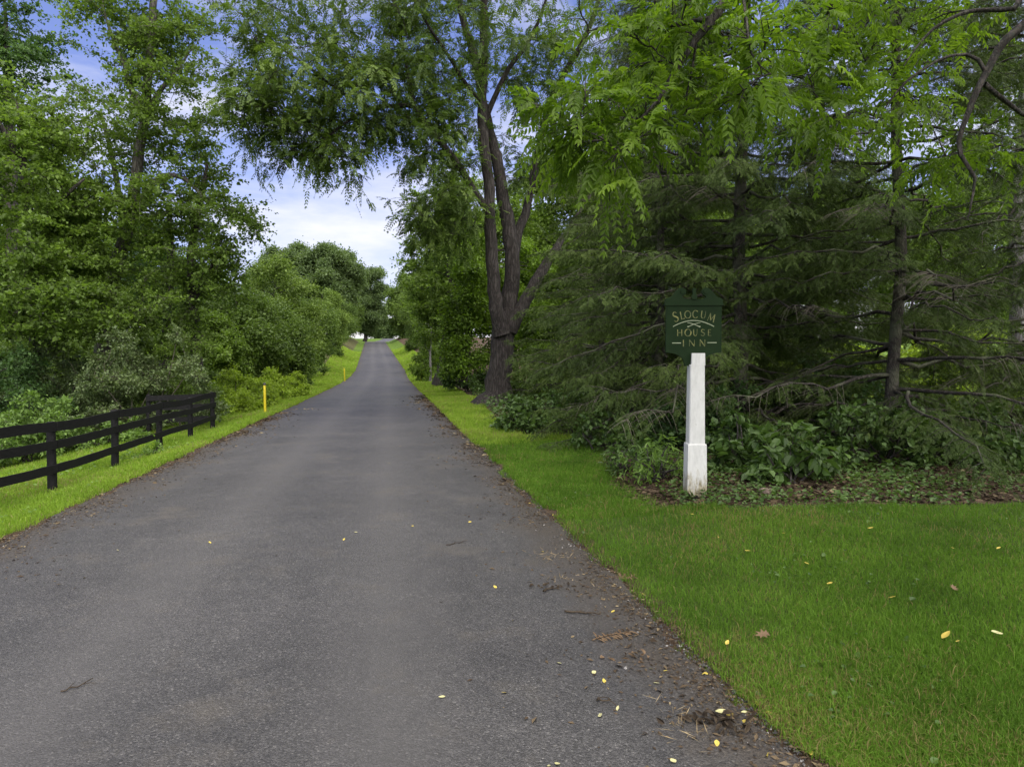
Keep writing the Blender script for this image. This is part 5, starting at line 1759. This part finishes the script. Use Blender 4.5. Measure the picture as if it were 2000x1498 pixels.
# twigs and bits on the road
def stick(px0, py0, px1, py1, r, label, name='fallen_twig', mat='dark_debris', wob=.012):
    a, b = place_ground(px0, py0), place_ground(px1, py1)
    t = np.linspace(0, 1, 7)[:, None]
    p = a + (b - a) * t + R.normal(size=(7, 3)) * wob * np.array((1, 1, .3))
    p[:, 2] = np.array([road_top(q[0], q[1]) for q in p]) + r + .003 + np.abs(R.normal(size=7)) * .004
    mb = MB()
    V, Q, T = tube(p, np.linspace(r, r * .55, 7), 6, None, .08)
    mb.add(V, Q, T)
    for k in (2, 4):
        d = unit((b - a)[None])[0]
        e = p[k] + (d * .05 + np.array((-d[1], d[0], 0)) * .04 * (1 if k == 2 else -1))
        e[2] = road_top(e[0], e[1]) + .008
        V, Q, T = tube(np.array([p[k], (p[k] + e) / 2 + (0, 0, .004), e]), np.array((r * .5, r * .4, r * .2)), 5)
        mb.add(V, Q, T)
    o = mb.build(name, M[mat], None, None, True)
    o.data.transform(__import__('mathutils').Matrix.Translation(-Vector(a)))
    o.location = Vector(a)
    return tag(o, label, 'twig')


stick(1105, 1196, 1172, 1202, .007, 'thin brown twig on the asphalt above the curled dead frond')
stick(1056, 1158, 1085, 1150, .008, 'short dark twig among litter on the right part of the road')
stick(870, 1066, 912, 1058, .004, 'thin dark twig curving on the middle of the asphalt')
stick(1168, 1369, 1188, 1372, .005, 'tiny black twig on the asphalt near the lower middle')
stick(112, 1356, 178, 1330, .004, 'dark twig fragment on the left foreground asphalt')


def frond(px, py, ang, L, label):
    p = place_ground(px, py)
    mb = MB()
    d = np.array((math.cos(ang), math.sin(ang), 0))
    s = np.array((-d[1], d[0], 0))
    t = np.linspace(0, 1, 8)[:, None]
    pts = d * L * (t - .5) + s * .02 * np.sin(t * 4) + np.array((0, 0, .012))
    V, Q, T = tube(pts, np.linspace(.004, .002, 8), 5)
    mb.add(V, Q, T)
    m = 9
    tt = np.repeat(np.linspace(.12, .95, m), 2)
    sg = np.tile([1, -1], m)[:, None]
    pb = d * L * (tt[:, None] - .5) + np.array((0, 0, .013))
    D = s * sg + d * .35 + R.normal(size=(2 * m, 3)) * .15
    N = np.array((0, 0, 1.)) + R.normal(size=(2 * m, 3)) * .6
    V, Q = leaf_mesh(pb, D, N, np.full(2 * m, .07) * R.uniform(.7, 1.1, 2 * m), np.full(2 * m, .018), fine=True)
    mb.add(V, Q)
    o = mb.build('dead_frond', M['brown_leaf'])
    o.location = Vector(p)
    return tag(o, label, 'dead leaf')


frond(1195, 1244, .5, .30, 'brown curled compound leaf lying flat on the asphalt')
frond(1215, 1130, .1, .22, 'smaller brown dead frond near the lawn edge of the road')


def debris(px, py, n, sx, sy, label, mat='dark_debris', L=.07, W=.03):
    p = place_ground(px, py)
    q = np.stack([R.normal(0, sx, n), R.normal(0, sy, n), R.uniform(.004, .035, n)], -1)
    q[:, 2] += np.array([road_top(p[0] + a, p[1] + b) for a, b in q[:, :2]]) - p[2]
    D = R.normal(size=(n, 3)) * np.array((1, 1, .4))
    N = np.array((0, 0, 1.)) + R.normal(size=(n, 3)) * .9
    V, Q = leaf_mesh(q, D, N, L * R.uniform(.5, 1.2, n), W * R.uniform(.5, 1.2, n), fine=mat != 'straw', curl=.25)
    o = mesh_obj('leaf_clump', V, Q, M[mat])
    o.location = Vector(p)
    return tag(o, label, 'leaf clump', kind='stuff')


debris(1385, 1410, 26, .10, .03, 'blackened wet leaf clump on the right foreground asphalt')
debris(1430, 1425, 14, .06, .03, 'smaller black leaf clump beside the lawn in the foreground')
debris(1240, 1290, 12, .06, .03, 'brown leaf clump halfway along the right road edge', 'brown_leaf', .05, .025)
debris(1085, 1148, 22, .12, .05, 'brown and dark leaf clump in the upper right of the foreground road', 'dark_debris', .05, .02)
debris(1110, 1135, 22, .12, .06, 'tan grass clippings clump near the upper right road edge', 'straw', .07, .006)
debris(1325, 1420, 40, .05, .10, 'tan dry grass clippings on the foreground asphalt', 'straw', .09, .004)
debris(1072, 1088, 50, .10, .08, 'pale straw clippings patch on the asphalt by the lawn', 'straw', .08, .005)
debris(905, 782, 260, .8, .5, 'heap of dry cut grass at the foot of the walnut', 'straw', .22, .02)
debris(825, 789, 40, .4, .03, 'dry straw strip lying across the right edge of the road', 'straw', .14, .015)
debris(585, 801, 26, .4, .05, 'pale broken stone and straw spill at the left road edge by the stake', 'straw', .10, .03)

# stone by the bare soil
sp = G(1497, 8.2)
mb = MB()
a = np.linspace(0, 2 * math.pi, 11)[:-1]
rings = []
for z, s in ((-.04, 1.0), (.03, 1.02), (.065, .8), (.075, .3)):
    rings.append(np.stack([np.cos(a) * .085 * s * (1 + .12 * np.sin(a * 3 + 1)), np.sin(a) * .055 * s, np.full(10, z) + R.normal(0, .004, 10)], -1))
V = np.concatenate(rings)
Q = [[i * 10 + j, i * 10 + (j + 1) % 10, (i + 1) * 10 + (j + 1) % 10, (i + 1) * 10 + j] for i in range(3) for j in range(10)]
T = [[40, 30 + j, 30 + (j + 1) % 10] for j in range(10)]
mb.add(np.vstack([V, [(0, 0, .076)]]), Q, T)
so = mb.build('stone', M['stone'])
so.location = Vector(sp)
tag(so, 'reddish brown stone on the bare soil right of the white post', 'stone')

# pale sapling stake
b = G(840, 52)
paths = [(np.array([b + (0, 0, -.1), b + (.03, 0, 1.0), b + (.0, 0, 2.2), b + (.1, 0, 3.4), b + (.1, 0, 4.2)]), np.array((.11, .09, .08, .05, .02)))]
cl = [(b + np.array((R.normal() * .6, R.normal() * .6, R.uniform(2.6, 4.8))), np.array((.55, .55, .45))) for _ in range(9)]
plant('sapling', 'young tree with pale straight stem left of the split trunk', 'tree', b, paths, cl, dict(MAP, twigs=80, L=.14, W=.09), M['grey_bark'], M['wood_leaf'])

# ------------------------------------------------------------------ light
SUN_DIR = Vector((.34, -.56, 1.10)).normalized()
sun = bpy.data.lights.new('sun', 'SUN')
sun.energy = 4.8
sun.angle = math.radians(110)
sun.color = (1.0, .94, .80)
so = bpy.data.objects.new('sun', sun)
so.rotation_euler = SUN_DIR.to_track_quat('Z', 'Y').to_euler()
so.location = (0, 0, 40)
COL.objects.link(so)

w = bpy.data.worlds.new('World')
scene.world = w
w.use_nodes = True
nt = w.node_tree
N, L = nt.nodes, nt.links
N.clear()
sky = N.new('ShaderNodeTexSky')
sky.sky_type = 'NISHITA'
sky.sun_disc = False
sky.sun_elevation = math.asin(SUN_DIR.z)
sky.sun_rotation = math.atan2(SUN_DIR.x, SUN_DIR.y)
sky.air_density = 1.0
sky.dust_density = 1.5
sky.ozone_density = 2.0
tc = N.new('ShaderNodeTexCoord')
sep = N.new('ShaderNodeSeparateXYZ')
L.new(tc.outputs['Generated'], sep.inputs[0])
mp = N.new('ShaderNodeMapping')
mp.inputs['Scale'].default_value = (1.6, 1.6, 5.5)
L.new(tc.outputs['Generated'], mp.inputs['Vector'])
nz = noise(N, L, mp.outputs[0], 2.2, 7, .58)
hz = N.new('ShaderNodeMapRange')
hz.inputs['From Min'].default_value = 0.0
hz.inputs['From Max'].default_value = .5
hz.inputs['To Min'].default_value = .25
hz.inputs['To Max'].default_value = -.03
L.new(sep.outputs['Z'], hz.inputs['Value'])
sm = math_node(N, L, 'ADD', nz.outputs['Fac'], hz.outputs[0])
cr = ramp(N, [(.50, (0, 0, 0)), (.92, (.95, .95, .95))])
L.new(sm, cr.inputs['Fac'])
tinted = mixc(N, L, 1.0, sky.outputs[0], (1.55, 1.38, 1.85), 'MULTIPLY')
col = mixc(N, L, cr.outputs['Color'], tinted, (10.2, 10.0, 9.7))
bg = N.new('ShaderNodeBackground')
bg.inputs['Strength'].default_value = .06
L.new(col, bg.inputs['Color'])
wo = N.new('ShaderNodeOutputWorld')
L.new(bg.outputs[0], wo.inputs['Surface'])

# ------------------------------------------------------------------ render settings
vs = scene.view_settings
vs.view_transform = 'Standard'
vs.look = 'None'
vs.exposure = 0.97
vs.gamma = 1.0
vs.use_curve_mapping = False
scene.render.filter_size = 1.1
scene.render.engine = 'CYCLES'
cy = scene.cycles
cy.use_denoising = True
cy.denoiser = 'OPENIMAGEDENOISE'
cy.denoising_input_passes = 'RGB_ALBEDO_NORMAL'
cy.use_adaptive_sampling = True
cy.adaptive_threshold = .015
cy.max_bounces = 8
cy.diffuse_bounces = 4
cy.glossy_bounces = 2
cy.transmission_bounces = 4
cy.sample_clamp_indirect = 6
cy.caustics_reflective = False
cy.caustics_refractive = False
